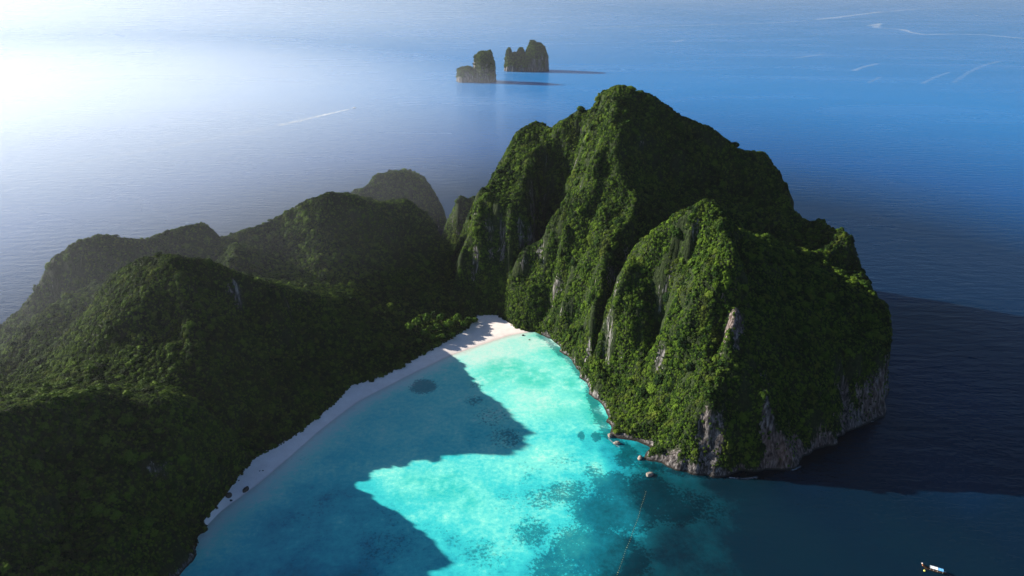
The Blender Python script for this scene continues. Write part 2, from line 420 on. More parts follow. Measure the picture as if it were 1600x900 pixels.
GX0, GX1, GY0, GY1, GS = -545.0, 335.0, 75.0, 955.0, 1.6
gx = np.arange(GX0, GX1, GS); gy = np.arange(GY0, GY1, GS)
NX, NY = len(gx), len(gy)
XX, YY = np.meshgrid(gx, gy)            # [iy, ix]

def tin(points, edges, X0, Y0, S, nx, ny):
    v2 = [Vector((p[0], p[1])) for p in points]
    vo, eo, fo, ov, oe, of = delaunay_2d_cdt(v2, edges, [], 0, 0.05)
    zs = np.array([p[2] for p in points]); P0 = np.array([p[:2] for p in points])
    V = np.array([(v.x, v.y) for v in vo]); Z = np.zeros(len(V))
    for i, o in enumerate(ov):
        if o: Z[i] = zs[list(o)].max()
        else:
            d = np.hypot(*(P0 - V[i]).T); k = np.argsort(d)[:4]; w = 1 / (d[k] + 0.1); Z[i] = (zs[k] * w).sum() / w.sum()
    H = np.full((ny, nx), -6.0)
    for f in fo:
        if len(f) != 3: continue
        a, b, c = V[f[0]], V[f[1]], V[f[2]]
        i0 = max(0, int((min(a[0], b[0], c[0]) - X0) / S)); i1 = min(nx - 1, int((max(a[0], b[0], c[0]) - X0) / S) + 1)
        j0 = max(0, int((min(a[1], b[1], c[1]) - Y0) / S)); j1 = min(ny - 1, int((max(a[1], b[1], c[1]) - Y0) / S) + 1)
        if i1 < i0 or j1 < j0: continue
        x = X0 + S * np.arange(i0, i1 + 1)[None, :]; y = Y0 + S * np.arange(j0, j1 + 1)[:, None]
        den = (b[1] - c[1]) * (a[0] - c[0]) + (c[0] - b[0]) * (a[1] - c[1])
        if abs(den) < 1e-9: continue
        l1 = ((b[1] - c[1]) * (x - c[0]) + (c[0] - b[0]) * (y - c[1])) / den
        l2 = ((c[1] - a[1]) * (x - c[0]) + (a[0] - c[0]) * (y - c[1])) / den
        l3 = 1 - l1 - l2
        inside = (l1 >= -1e-6) & (l2 >= -1e-6) & (l3 >= -1e-6)
        z = l1 * Z[f[0]] + l2 * Z[f[1]] + l3 * Z[f[2]]
        sub = H[j0:j1 + 1, i0:i1 + 1]
        sub[inside] = z[inside]
    return H
def in_poly(x, y, poly):
    r = np.zeros(x.shape, bool); n = len(poly)
    for i in range(n):
        x0, y0 = poly[i]; x1, y1 = poly[(i + 1) % n]
        if y0 == y1: continue
        c = ((y0 > y) != (y1 > y)) & (x < (x1 - x0) * (y - y0) / (y1 - y0) + x0)
        r ^= c
    return r
def poly_dist(x, y, poly, closed=True):
    d = np.full(x.shape, 1e9); n = len(poly)
    for i in range(n if closed else n - 1):
        x0, y0 = poly[i]; x1, y1 = poly[(i + 1) % n]
        dx, dy = x1 - x0, y1 - y0; L2 = dx * dx + dy * dy + 1e-9
        t = np.clip(((x - x0) * dx + (y - y0) * dy) / L2, 0, 1)
        d = np.minimum(d, np.hypot(x - x0 - t * dx, y - y0 - t * dy))
    return d
def blur(a, n=1):
    for _ in range(n):
        p = np.pad(a, 1, mode='edge')
        a = (p[:-2, 1:-1] + p[2:, 1:-1] + p[1:-1, :-2] + p[1:-1, 2:] + 2 * p[1:-1, 1:-1]) / 6
    return a
def bilin(a, x, y):
    fx = np.clip((x - GX0) / GS, 0, NX - 1.001); fy = np.clip((y - GY0) / GS, 0, NY - 1.001)
    i = fx.astype(int); j = fy.astype(int); u = fx - i; v = fy - j
    return a[j, i] * (1 - u) * (1 - v) + a[j, i + 1] * u * (1 - v) + a[j + 1, i] * (1 - u) * v + a[j + 1, i + 1] * u * v

H0 = tin(pts, segs, GX0, GY0, GS, NX, NY)
H0[~in_poly(XX, YY, outline)] = -5.0
beach_d = poly_dist(XX, YY, beach_edge + [atZ(a, b)[:2] for a, b in BACK[::-1]])
beach_poly = beach_out + [atZ(a, b, 2.6)[:2] for a, b in BACK[::-1]]
on_beach = in_poly(XX, YY, beach_poly)
away = sstep(2.0, 14.0, np.where(on_beach, 0, beach_d))       # no warping on the sand
H1 = blur(H0, 2)
H1 = np.minimum(H1, blur(H1, 30) + np.where(XX < -60, 7.0, 3.0))
H1 = blur(H1, 2)
LM = H1.copy()
for _ in range(16):
    P_ = np.pad(LM, 1, mode='edge'); LM = np.maximum.reduce([P_[1:-1, 1:-1], P_[:-2, 1:-1], P_[2:, 1:-1], P_[1:-1, :-2], P_[1:-1, 2:]])
LM = np.maximum(blur(LM, 20), 1.0)
H1 = np.where(H1 > 0.5, np.maximum(H1 + sstep(-110, -50, XX) * away * sstep(4, 20, H1) * 0.9 * (H1 - blur(H1, 70)), 0.6), H1)
_t = np.clip(H1 / LM, 0, 1)
H1 = np.where(H1 > 0.5, H1 + 0.55 * sstep(-110, -50, XX) * LM * ((1 - (1 - _t) ** 1.5) - _t) * sstep(6, 40, LM) * away, H1)
wx = (fbm2(XX, YY, 26, 3, 11, 0.6) * 6.5 + fbm2(XX, YY, 11, 2, 13) * 3.2) * away * np.where(XX < -60, 0.65, 1.0)
wy = (fbm2(XX, YY, 26, 3, 31, 0.6) * 6.5 + fbm2(XX, YY, 11, 2, 33) * 3.2) * away * np.where(XX < -60, 0.65, 1.0)
H2 = bilin(H1, XX + wx, YY + wy)
up = sstep(1.0, 18.0, H2) * away
H2 = H2 + up * (fbm2(XX, YY, 42, 5, 51, 0.55) * np.where(XX < -60, 2.2, 5.0))
HT = blur(H2, 1)
beach_pd = np.where(on_beach, 0.0, poly_dist(XX, YY, beach_poly))
water_d = poly_dist(XX, YY, beach_edge, closed=False) * np.where(in_poly(XX, YY, true_shore), 1, -1)
prof = np.clip(water_d * 0.11, -2.5, 2.4) + fbm2(XX, YY, 9, 3, 15) * 0.12
HT = np.where(beach_pd < 2.4, np.minimum(np.where(on_beach, -0.9, HT), 2.2), HT)
gyy, gxx = np.gradient(HT, GS)
SLOPE = np.hypot(gxx, gyy)
_st = sstep(0.8, 2.5, SLOPE) * away * sstep(-1, 3, HT)
_dd = (fbm3(XX, YY, HT * 0.12, 6.5, 3, 88, 0.6) * 2.6 + fbm3(XX, YY, HT * 0.5, 3.0, 2, 89) * 0.9) * _st
XD = XX - gxx / (SLOPE + 1e-6) * _dd
YD = YY - gyy / (SLOPE + 1e-6) * _dd

# ------------------------------------------------------------------ rock masks
ROCK = np.zeros_like(HT); RUST = np.zeros_like(HT)
flute = fbm2(XX, YY, 9, 3, 71, 0.6)
patch = fbm3(XX, YY, HT * 0.35, 24, 3, 77)
ROCK += sstep(1.5, 4.5, SLOPE) * (0.20 + 0.75 * flute + 0.5 * patch)
def zone(px, py, d, r, s, rust=0.0, vert=1.0):
    x, y, z = atD(px, py, d)
    q = np.sqrt((XX - x) ** 2 + (YY - y) ** 2 + ((HT - z) / vert) ** 2) / r
    f = np.exp(-q * q) * s
    ROCK[...] += f * (0.6 + 1.0 * flute + 0.6 * patch)
    RUST[...] = np.maximum(RUST, np.exp(-q * q) * rust)
for a in [(1050,715,379,14,.8),(1110,710,372,16,.9),(1160,700,372,14,.9,1.0),(1210,705,374,16,.9,1.0),(1250,705,384,14,.8,.9),(1190,640,384,8,.8,.2,3.0),(1150,505,416,9,.9,.1,1.6),(1140,560,404,9,.6,.2,2.5),
          (1378,600,441,14,.9,.3,1.5),(1370,640,434,12,.9,.3),(1330,655,420,12,.7,.4),(1195,600,398,7,.8,.1,3.0),(1130,440,433,5,.6,.2,2.0),(1120,345,460,5,.5,.2),
          (1120,660,380,10,.7,.1,2.5),(1015,700,392,12,.7,.3),(1003,395,531,6,.5,.1,2.0),(1000,330,560,5,.4,.1,2.0),
          (780,380,616,14,.3,.2,2.0),(760,360,630,12,.35,.3,2.0),(790,440,606,12,.3,.2,2.0),(830,400,612,10,.25,.1,2.0),(742,430,638,8,.4,.3,2.0),(870,430,572,8,.25,.1,2.5),(948,420,524,6,.35,.1,2.5),
          (340,445,448,16,.55),(430,470,470,12,.6),(510,490,490,12,.5),(345,565,398,10,.6),(400,530,440,9,.5),(300,470,418,12,.4),
          (100,650,290,14,.5),(60,670,275,14,.5),(230,680,320,12,.35,.1,2.0),(310,670,338,8,.45,.4,2.0),(240,740,296,9,.3,.2,2.0),(90,800,240,10,.4)]:
    zone(*a)
shoal = poly_dist(XX, YY, true_shore)
_sea_side = sstep(70, 150, XX) * sstep(470, 410, YY - 0.12 * XX)
_prow = sstep(255, 285, XX) * sstep(520, 470, YY)
ROCK += sstep(1, 0, (HT - 3) / (7 + 9 * np.clip(0.5 + flute + patch, 0, 1.5))) * _sea_side * (0.55 + 0.7 * flute) * sstep(0.6, 1.2, SLOPE)
ROCK += sstep(46, 26, HT + 10 * patch) * _prow * 0.75
RUST = np.maximum(RUST, np.clip(_sea_side * 0.6 * (0.4 + 1.2 * patch), 0, 1))
ROCK += sstep(3.6, 1.2, HT + fbm2(XX, YY, 6, 2, 5) * 1.6) * sstep(0.5, 1.2, SLOPE + 0.4) * away * 0.9
ROCK = np.clip(ROCK, 0, 1) * away
CONC = np.clip((blur(HT, 60) - HT) / 5.0, -1, 1)          # + in gullies, - on crests

# ------------------------------------------------------------------ the island, hill by hill
def set_prop(o, label=None, cat=None, group=None, kind=None):
    if label: o['label'] = label
    if cat: o['category'] = cat
    if group: o['group'] = group
    if kind: o['kind'] = kind
    return o
HILLS = [('hill', 'tall jungle-covered limestone massif right of the beach', [(99,660),(60,600),(-20,650),(150,600),(220,630),(100,545),(280,560),(30,740),(180,730)]),
         ('hill', 'steep green pyramid-shaped hill with bare cliff foot nearest the open sea', [(137,460),(180,410),(240,450),(110,440),(285,480),(85,478),(200,500)]),
         ('hill', 'small wooded crag beside the back bay', [(-62,795),(-40,800)]),
         ('hill', 'rounded wooded mound behind the back bay', [(-150,870),(-200,860),(-110,880)]),
         ('hill', 'dark shaded hill between the valley and the rounded mound', [(-170,665),(-115,690),(-240,640),(-150,740),(-200,590)]),
         ('hill', 'hazy twin-topped hill at the far left coast', [(-360,555),(-285,600),(-440,540),(-340,640)]),
         ('hill', 'ridge hill standing over the middle of the beach', [(-230,431),(-160,480),(-320,425),(-185,420),(-420,440)]),
         ('hill', 'near left hill with a thin sunlit crest', [(-220,300),(-250,220),(-350,280),(-200,330),(-300,120),(-450,330)]),
         ('valley_floor', 'dark wooded valley floor behind the beach', [(-80,600),(-60,700),(-92,760),(-120,550)])]
CXQ = (XX[:-1, :-1] + GS / 2); CYQ = (YY[:-1, :-1] + GS / 2)
wob = fbm2(CXQ, CYQ, 20, 2, 3) * 8
best = np.full(CXQ.shape, 1e9); REG = np.zeros(CXQ.shape, int)
for k, (_, _, seeds) in enumerate(HILLS):
    for sx, sy in seeds:
        d = np.hypot(CXQ - sx, CYQ - sy) + wob
        m = d < best; best[m] = d[m]; REG[m] = k
hq = np.maximum(np.maximum(HT[:-1, :-1], HT[1:, :-1]), np.maximum(HT[:-1, 1:], HT[1:, 1:]))
LAND = hq > -2.5
BEACHQ = in_poly(CXQ, CYQ, beach_poly) & LAND

def grid_object(name, q, mat):
    vm = np.zeros((NY, NX), bool)
    vm[:-1, :-1] |= q; vm[1:, :-1] |= q; vm[:-1, 1:] |= q; vm[1:, 1:] |= q
    idx = -np.ones((NY, NX), int); idx[vm] = np.arange(vm.sum())
    V = np.stack([XD[vm], YD[vm], HT[vm]], 1)
    j, i = np.nonzero(q)
    F = np.stack([idx[j, i], idx[j, i + 1], idx[j + 1, i + 1], idx[j + 1, i]], 1)
    me = bpy.data.meshes.new(name)
    me.vertices.add(len(V)); me.vertices.foreach_set('co', V.ravel())
    me.loops.add(F.size); me.loops.foreach_set('vertex_index', F.ravel().astype(np.int32))
    me.polygons.add(len(F)); me.polygons.foreach_set('loop_start', np.arange(0, F.size, 4, dtype=np.int32))
    me.polygons.foreach_set('use_smooth', np.ones(len(F), bool))
    me.update(); me.validate()
    for an, arr in (('rock', ROCK), ('rust', RUST)):
        at = me.attributes.new(an, 'FLOAT', 'POINT'); at.data.foreach_set('value', arr[vm].astype(np.float32))
    me.materials.append(mat)
    o = bpy.data.objects.new(name, me); COL.objects.link(o)
    return o
for k, (nm, lab, _) in enumerate(HILLS):
    o = grid_object(nm, LAND & (REG == k), M_TERR)
    set_prop(o, lab, kind='structure')
def resample(poly, n):
    P_ = np.array(poly); L = np.concatenate([[0], np.cumsum(np.hypot(*np.diff(P_, axis=0).T))]); t = np.linspace(0, L[-1], n)
    out = np.stack([np.interp(t, L, P_[:, 0]), np.interp(t, L, P_[:, 1])], 1)
    for _ in range(10): out[1:-1] = (out[:-2] + 2 * out[1:-1] + out[2:]) / 4
    return out
def build_beach(n=260, m_=22):
    A = resample(beach_edge, n); B = resample([atZ(a, b, 2.4)[:2] for a, b in BACK], n)
    tt = np.linspace(-0.35, 1.12, m_)
    V = []
    for k in range(n):
        d = B[k] - A[k]; L = np.hypot(*d)
        e = A[k] - d / L * 9
        for t in tt:
            p = A[k] + d * t if t > 0 else A[k] + (e - A[k]) * (t / -0.35)
            z = 2.3 * max(t, 0) ** 0.8 if t > 0 else 1.3 * t / 0.35
            V.append((p[0], p[1], z))
    V = np.array(V); V[:, 2] += fbm2(V[:, 0], V[:, 1], 8, 3, 15) * 0.10
    F = [(k * m_ + j, (k + 1) * m_ + j, (k + 1) * m_ + j + 1, k * m_ + j + 1) for k in range(n - 1) for j in range(m_ - 1)]
    me = bpy.data.meshes.new('beach'); me.from_pydata(V.tolist(), [], F); me.polygons.foreach_set('use_smooth', np.ones(len(F), bool)); me.materials.append(M_SAND)
    bmx = bmesh.new(); bmx.from_mesh(me); bmesh.ops.recalc_face_normals(bmx, faces=bmx.faces[:]); bmx.to_mesh(me); bmx.free()
    o = bpy.data.objects.new('beach', me); COL.objects.link(o)
    set_prop(o, 'white sand beach curving round the lagoon', kind='structure')
build_beach()

# ------------------------------------------------------------------ the sea, one sheet to the horizon
def spaced(a, b, step, far, growth=1.16):
    c = list(np.arange(a, b + 0.01, step)); s = step; x = a
    lo = []
    while x > -far: s *= growth; x -= s; lo.append(x)
    hi = []; s = step; x = b
    while x < far: s *= growth; x += s; hi.append(x)
    return np.array(lo[::-1] + c + hi)
sxs = spaced(-230, 420, 2.2, 40000); sys_ = spaced(170, 620, 2.2, 40000)
SX, SY = np.meshgrid(sxs, sys_)
DEPTHS = [(760,548,.35),(850,533,.5),(820,530,.4),(700,600,1.2),(800,600,.9),(870,565,1.0),(880,620,1.0),(820,625,.6),(600,680,1.3),(650,640,1.2),(740,640,1.3),(500,720,1.7),(450,800,2.7),(400,850,3.0),(350,880,3.0),(550,800,2.9),(620,840,3.1),(650,880,3.0),(700,780,1.6),(640,745,1.3),(750,800,1.4),(760,740,1.6),(850,720,1.0),(780,860,1.6),(850,800,1.6),(900,840,2.4),(920,740,1.5),(960,780,4.2),(915,655,1.3),(980,725,4.5),(1010,790,8.5),(960,880,6.5),(905,890,3.6),(1030,745,7),(1050,765,9.5),(1100,800,11),(1060,870,13),(1200,850,15),(1400,860,17),(1500,885,17),(1300,790,19),(1150,765,14),(1250,760,22),(1000,900,10),(1500,760,26),(800,950,3),(500,950,6),(1600,830,21),(1450,600,30),(1550,400,30),(950,960,10)]  # left lagoon set shallower so its shaded water is coloured brighter
dp = np.array([atZ(a, b)[:2] for a, b, _ in DEPTHS]); dz = np.array([c for _, _, c in DEPTHS])
lag = (SX > -260) & (SX < 520) & (SY > 120) & (SY < 640)
lx, ly = SX[lag], SY[lag]
num = np.zeros_like(lx); den = np.zeros_like(lx)
wxx = lx + fbm2(lx, ly, 40, 3, 91) * 14; wyy = ly + fbm2(lx, ly, 40, 3, 93) * 14
for (x, y), c in zip(dp, dz):
    w = 1 / ((wxx - x) ** 2 + (wyy - y) ** 2 + 60) ** 1.6
    num += w * c; den += w
dd = num / den
ds = poly_dist(lx, ly, beach_edge, closed=False)
inb = in_poly(lx, ly, true_shore)
dd = np.minimum(dd, 0.02 + ds * 0.045 + (ds * 0.03) ** 2)
edge = np.minimum.reduce([sstep(-260, -200, lx), sstep(520, 380, lx), sstep(120, 190, ly), sstep(650, 600, ly)])
DEP_SHEEN = np.full(SX.shape, 30.0); DEP_SHEEN[lag] = dd * edge + 30 * (1 - edge)
DEP_SHEEN[in_poly(SX, SY, outline) & (SY > 640)] = 30
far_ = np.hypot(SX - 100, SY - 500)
DEP_SHEEN = np.where(DEP_SHEEN > 20, DEP_SHEEN + 30 * sstep(320, 1900, far_), DEP_SHEEN)  # extra depth with distance paints the sky sheen on the far sea
COR = np.zeros(SX.shape); GRA = np.zeros(SX.shape)
def spot(arr, px, py, r, s, ax=1.0):
    x, y, _ = atZ(px, py)
    q = np.hypot(SX - x, (SY - y) / ax) / r
    arr[...] = np.maximum(arr, s * np.exp(-q ** 3))
for a in [(660,604,13,1.0),(745,600,9,.55),(770,650,18,.6),(790,685,16,.65),(740,625,12,.5),(720,690,20,.35),(530,690,10,.35),(480,720,14,.3),(500,800,40,.35),(620,840,40,.4),(440,860,30,.3),(640,700,22,.3),
          (890,770,18,.75),(930,800,22,.85),(960,760,18,.9),(985,800,22,1.0),(900,850,20,.85),(950,870,26,1.0),(850,780,16,.55),(830,830,20,.55),(870,890,18,.8),(800,790,20,.4),(930,735,12,.6),(880,720,16,.45),(1010,770,22,.9),(1050,790,22,.8),(1100,790,20,.6),
          (908,681,3,1.0,2),(931,683,4,1.0,2),(935,660,6,.6),(820,740,18,.4),(760,870,22,.45),(980,720,12,.7),(840,650,14,.3),(700,840,20,.35)]:
    spot(COR, *a)
for a in [(790,575,20,1.0),(835,590,18,.9),(890,565,16,.9),(900,600,14,.9),(690,755,16,.7),(730,775,14,.6),(760,590,14,.7),(870,640,16,.4),(640,760,14,.5)]:
    spot(GRA, *a)
_dc = poly_dist(lx, ly, P2(CLIFF_R), closed=False)
COR[lag] = np.maximum(COR[lag], 0.85 * np.exp(-(_dc / 6.0) ** 2)); GRA[lag] = np.maximum(GRA[lag], np.exp(-(_dc / 13.0) ** 2))
# no sea surface needs to be drawn under the hills' hearts, but one sheet is simplest
nY, nX = SX.shape
V = np.stack([SX.ravel(), SY.ravel(), np.zeros(SX.size)], 1)
ii = np.arange(nX * nY).reshape(nY, nX)
F = np.stack([ii[:-1, :-1].ravel(), ii[:-1, 1:].ravel(), ii[1:, 1:].ravel(), ii[1:, :-1].ravel()], 1)
me = bpy.data.meshes.new('sea')
me.vertices.add(len(V)); me.vertices.foreach_set('co', V.ravel())
me.loops.add(F.size); me.loops.foreach_set('vertex_index', F.ravel().astype(np.int32))
me.polygons.add(len(F)); me.polygons.foreach_set('loop_start', np.arange(0, F.size, 4, dtype=np.int32))
me.polygons.foreach_set('use_smooth', np.ones(len(F), bool))
me.update()
for an, arr in (('depth_and_sheen', DEP_SHEEN), ('coral', COR), ('seagrass', GRA)):
    at = me.attributes.new(an, 'FLOAT', 'POINT'); at.data.foreach_set('value', arr.ravel().astype(np.float32))
me.materials.append(M_SEA)
sea = bpy.data.objects.new('sea', me); COL.objects.link(sea)
set_prop(sea, 'turquoise lagoon running out into deep blue open sea', kind='structure')

# ------------------------------------------------------------------ haze over the sea
def build_haze():
    bm = bmesh.new()
    bmesh.ops.create_cube(bm, size=1.0)
    for v in bm.verts:
        v.co = Vector((v.co.x * 90000, v.co.y * 90000, -8.0 if v.co.z < 0 else 306.0))
    me = bpy.data.meshes.new('haze'); bm.to_mesh(me); bm.free()
    m, nt, out = new_mat('haze_air')
    vol = nd(nt, 'ShaderNodeVolumePrincipled')
    vol.inputs['Color'].default_value = (0.90, 0.94, 1.0, 1)
    vol.inputs['Density'].default_value = 0.00002
    vol.inputs['Anisotropy'].default_value = 0.52
    lk(nt, vol.outputs[0], out.inputs['Volume'])
    me.materials.append(m)
    o = bpy.data.objects.new('haze', me); COL.objects.link(o)
    set_prop(o, 'pale sea haze lying over the whole bay', kind='stuff')
def build_mist(loc, scl, dens, label):      # banks of sea mist, also standing in for sun glare, thinning to their rims
    bm = bmesh.new(); bmesh.ops.create_icosphere(bm, subdivisions=4, radius=1.0)
    me = bpy.data.meshes.new('mist'); bm.to_mesh(me); bm.free()
    m, nt, out = new_mat('mist_air')
    tc = nd(nt, 'ShaderNodeTexCoord')
    ln = nd(nt, 'ShaderNodeVectorMath', operation='LENGTH'); lk(nt, tc.outputs['Object'], ln.inputs[0])
    f = mth(nt, 'SUBTRACT', 1.0, mth(nt, 'MULTIPLY', ln.outputs['Value'], ln.outputs['Value']), True)
    vol = nd(nt, 'ShaderNodeVolumePrincipled')
    vol.inputs['Color'].default_value = (0.84, 0.90, 1.0, 1); vol.inputs['Anisotropy'].default_value = 0.32
    lk(nt, mth(nt, 'MULTIPLY', f, dens), vol.inputs['Density'])
    lk(nt, vol.outputs[0], out.inputs['Volume']); me.materials.append(m)
    o = bpy.data.objects.new('mist', me); COL.objects.link(o); set_prop(o, label, kind='stuff')
    o.location = loc; o.scale = scl
if HAZE: build_haze(); build_mist((-2300, 3400, 110), (3300, 2800, 165), 0.00011, 'wide sunlit mist lying on the sea towards the horizon'); build_mist((-900, 1180, 80), (1050, 1000, 128), 0.00085, 'pale sunlit mist over the sea and hills at the left, thickened for glare')

# ------------------------------------------------------------------ foliage
def blob(bm, c, r, seed, sub=1, amp=0.22, flat=1.0):
    res = bmesh.ops.create_icosphere(bm, subdivisions=sub, radius=1.0)
    rr = random.Random(seed)
    for v in res['verts']:
        k = 1 + amp * (rr.random() * 2 - 1)
        v.co = Vector((c[0] + v.co.x * r * k, c[1] + v.co.y * r * k, c[2] + v.co.z * r * k * flat))
def leaf(bm, p, n, s, rr):
    t = Vector((rr.gauss(0, 1), rr.gauss(0, 1), rr.gauss(0, 1)))
    a = n.cross(t)
    if a.length < 1e-3: return
    a.normalize(); b = n.cross(a).normalized()
    L, W = s * rr.uniform(0.8, 1.3), s * rr.uniform(0.45, 0.8)
    vs = [bm.verts.new(p - a * L), bm.verts.new(p + b * W - n * s * 0.15), bm.verts.new(p + a * L), bm.verts.new(p - b * W + n * s * 0.1)]
    bm.faces.new(vs)
def crown_mesh(name, seed, mat, n_cl=13, flat=0.78, leaves=26, spread=0.72):
    rr = random.Random(seed); bm = bmesh.new()
    cl = []
    for k in range(n_cl):
        th = 2.39996 * k + rr.uniform(-.4, .4); u = (k + 0.5) / n_cl
        zz = 1 - 1.35 * u; rad = math.sqrt(max(0.0, 1 - zz * zz))
        q = rr.uniform(0.75, 1.12) * spread
        cl.append((Vector((rad * math.cos(th) * q, rad * math.sin(th) * q, zz * q * flat)), rr.uniform(0.26, 0.44)))
    blob(bm, (0, 0, -0.05), 0.62, seed, 1, 0.15, flat)
    for c, r in cl:
        blob(bm, c, r * 0.86, rr.randint(0, 9999), 1, 0.28, 0.85)
        for _ in range(leaves):
            d = Vector((rr.gauss(0, 1), rr.gauss(0, 1), rr.gauss(0.35, 1))).normalized()
            n = (d + Vector((rr.gauss(0, .5), rr.gauss(0, .5), rr.gauss(0, .5)))).normalized()
            leaf(bm, c + Vector((d.x, d.y, d.z * 0.85)) * r * rr.uniform(0.85, 1.22), n, rr.uniform(0.07, 0.13), rr)
    me = bpy.data.meshes.new(name); bm.to_mesh(me); bm.free()
    me.materials.append(mat)
    return me
def tube(bm, pts_, radii, sides=6):
    prev = None
    for k, (p, r) in enumerate(zip(pts_, radii)):
        p = Vector(p); q = Vector(pts_[min(k + 1, len(pts_) - 1)]) - Vector(pts_[max(k - 1, 0)])
        q.normalize(); a = q.cross(Vector((0.3, 0.9, 0.1))).normalized(); b = q.cross(a)
        ring = [bm.verts.new(p + (a * math.cos(2 * math.pi * s / sides) + b * math.sin(2 * math.pi * s / sides)) * r) for s in range(sides)]
        if prev:
            for s in range(sides): bm.faces.new((prev[s], prev[(s + 1) % sides], ring[(s + 1) % sides], ring[s]))
        prev = ring
    bm.faces.new(prev)
def trunk_mesh(name, seed):
    rr = random.Random(seed); bm = bmesh.new()
    tube(bm, [(0, 0, -1.7), (0.04, 0.02, -0.9), (0.02, -0.03, -0.2), (0.05, 0, 0.3)], [0.11, 0.085, 0.06, 0.025])
    for k in range(5):
        a = 1.256 * k + rr.uniform(-.3, .3)
        tube(bm, [(0.02, 0, -0.5 + 0.1 * k), (0.25 * math.cos(a), 0.25 * math.sin(a), -0.2 + 0.06 * k), (0.55 * math.cos(a), 0.55 * math.sin(a), 0.1)], [0.045, 0.032, 0.012], 5)
    me = bpy.data.meshes.new(name); bm.to_mesh(me); bm.free()
    me.materials.append(M_BARK)
    return me

CROWNS = [crown_mesh('crown', 100 + k, M_LEAF, n_cl=[13, 11, 15, 12, 9, 14][k], flat=[.78, .9, .7, .82, .95, .66][k]) for k in range(6)]
TRUNK = trunk_mesh('trunk', 5)

# candidate plants over the island: area-weighted, thinner on bare rock
nzq = 1 / np.sqrt(1 + (0.25 * (SLOPE[:-1, :-1] + SLOPE[1:, :-1] + SLOPE[:-1, 1:] + SLOPE[1:, 1:])) ** 2)
rq = 0.25 * (ROCK[:-1, :-1] + ROCK[1:, :-1] + ROCK[:-1, 1:] + ROCK[1:, 1:])
hqm = 0.25 * (HT[:-1, :-1] + HT[1:, :-1] + HT[:-1, 1:] + HT[1:, 1:])
gxq = 0.25 * (gxx[:-1, :-1] + gxx[1:, :-1] + gxx[:-1, 1:] + gxx[1:, 1:]); gyq = 0.25 * (gyy[:-1, :-1] + gyy[1:, :-1] + gyy[:-1, 1:] + gyy[1:, 1:])
cq = 0.25 * (CONC[:-1, :-1] + CONC[1:, :-1] + CONC[:-1, 1:] + CONC[1:, 1:])
PXq, PYq, DPq = project(np.stack([CXQ, CYQ, hqm], -1))
area = GS * GS * np.minimum(np.sqrt(1 + gxq ** 2 + gyq ** 2), 7.0)
facing = (-(gxq) * (0 - CXQ) - gyq * (0 - CYQ) + (CAM_H - hqm)) * nzq / np.sqrt(CXQ ** 2 + CYQ ** 2 + (CAM_H - hqm) ** 2)
inview = (PXq > -260) & (PXq < 1860) & (PYq < 1080)
low = BEACHQ | ~LAND | (hqm < 0.9)
sparse = np.where(facing > -0.25, 1.0, 0.3) * np.where(inview, 1.0, 0.25)
veg = np.maximum(sstep(0.58, 0.30, rq), 0.10 * (hqm > 5)) * ~low
def scatter(density, rmin, rmax, seed, bias):
    g = np.random.default_rng(seed)
    lam = area * density * veg * sparse * bias
    n = g.poisson(lam)
    j, i = np.nonzero(n)
    rep = n[j, i]; j = np.repeat(j, rep); i = np.repeat(i, rep)
    x = CXQ[j, i] + (g.random(len(j)) - .5) * GS; y = CYQ[j, i] + (g.random(len(j)) - .5) * GS
    z = bilin(HT, x, y)
    r = rmin + (rmax - rmin) * g.random(len(j)) ** 1.6
    return x, y, z, r, gxq[j, i], gyq[j, i], REG[j, i]
flat_b = sstep(2.2, 0.7, SLOPE[:-1, :-1]) * (0.55 + 0.6 * np.clip(cq, -0.6, 1)) * sstep(0.5, 0.2, rq)
sets = [scatter(0.62, 0.5, 1.1, 1, np.ones_like(area)),
        scatter(0.09, 1.0, 2.3, 2, flat_b + 0.35 * sstep(0.5, 0.2, rq)),
        scatter(0.008, 2.0, 3.8, 3, (flat_b + 0.3) * sstep(0.4, 0.15, rq))]
X, Y, Z, RR, GXs, GYs, REGS = [np.concatenate([s[k] for s in sets]) for k in range(7)]
# do not hang over the sand
db = poly_dist(X, Y, beach_poly)
keep = db > RR * 0.02
X, Y, Z, RR, GXs, GYs, REGS = [a[keep] for a in (X, Y, Z, RR, GXs, GYs, REGS)]
print('plants', len(X))
NRM = np.stack([-GXs, -GYs, np.ones_like(GXs)], 1); NRM /= np.linalg.norm(NRM, axis=1)[:, None]
steep_ = 1 - NRM[:, 2]
CEN = np.stack([X, Y, Z], 1) + NRM * (RR * 0.22)[:, None] + np.array([0, 0, 1]) * (RR * 0.18)[:, None]
g = np.random.default_rng(5)
ax_ = NRM * 0.85 + np.array([0, 0, 0.15]) + g.normal(0, 0.10, NRM.shape); ax_ /= np.linalg.norm(ax_, axis=1)[:, None]      # crowns lean out of the slope
e1 = np.cross(ax_, g.normal(0, 1, NRM.shape)); e1 /= np.linalg.norm(e1, axis=1)[:, None]; e2 = np.cross(ax_, e1)
TILT = np.stack([np.arctan2(e2[:, 2], ax_[:, 2]), -np.arcsin(np.clip(e1[:, 2], -1, 1)), np.arctan2(e1[:, 1], e1[:, 0])], 1)
SCL = np.stack([RR * g.uniform(.9, 1.2, len(X)), RR * g.uniform(.9, 1.2, len(X)), RR * g.uniform(.62, .95, len(X)) * (1 - 0.25 * steep_)], 1)
IDX = g.integers(0, 6, len(X))

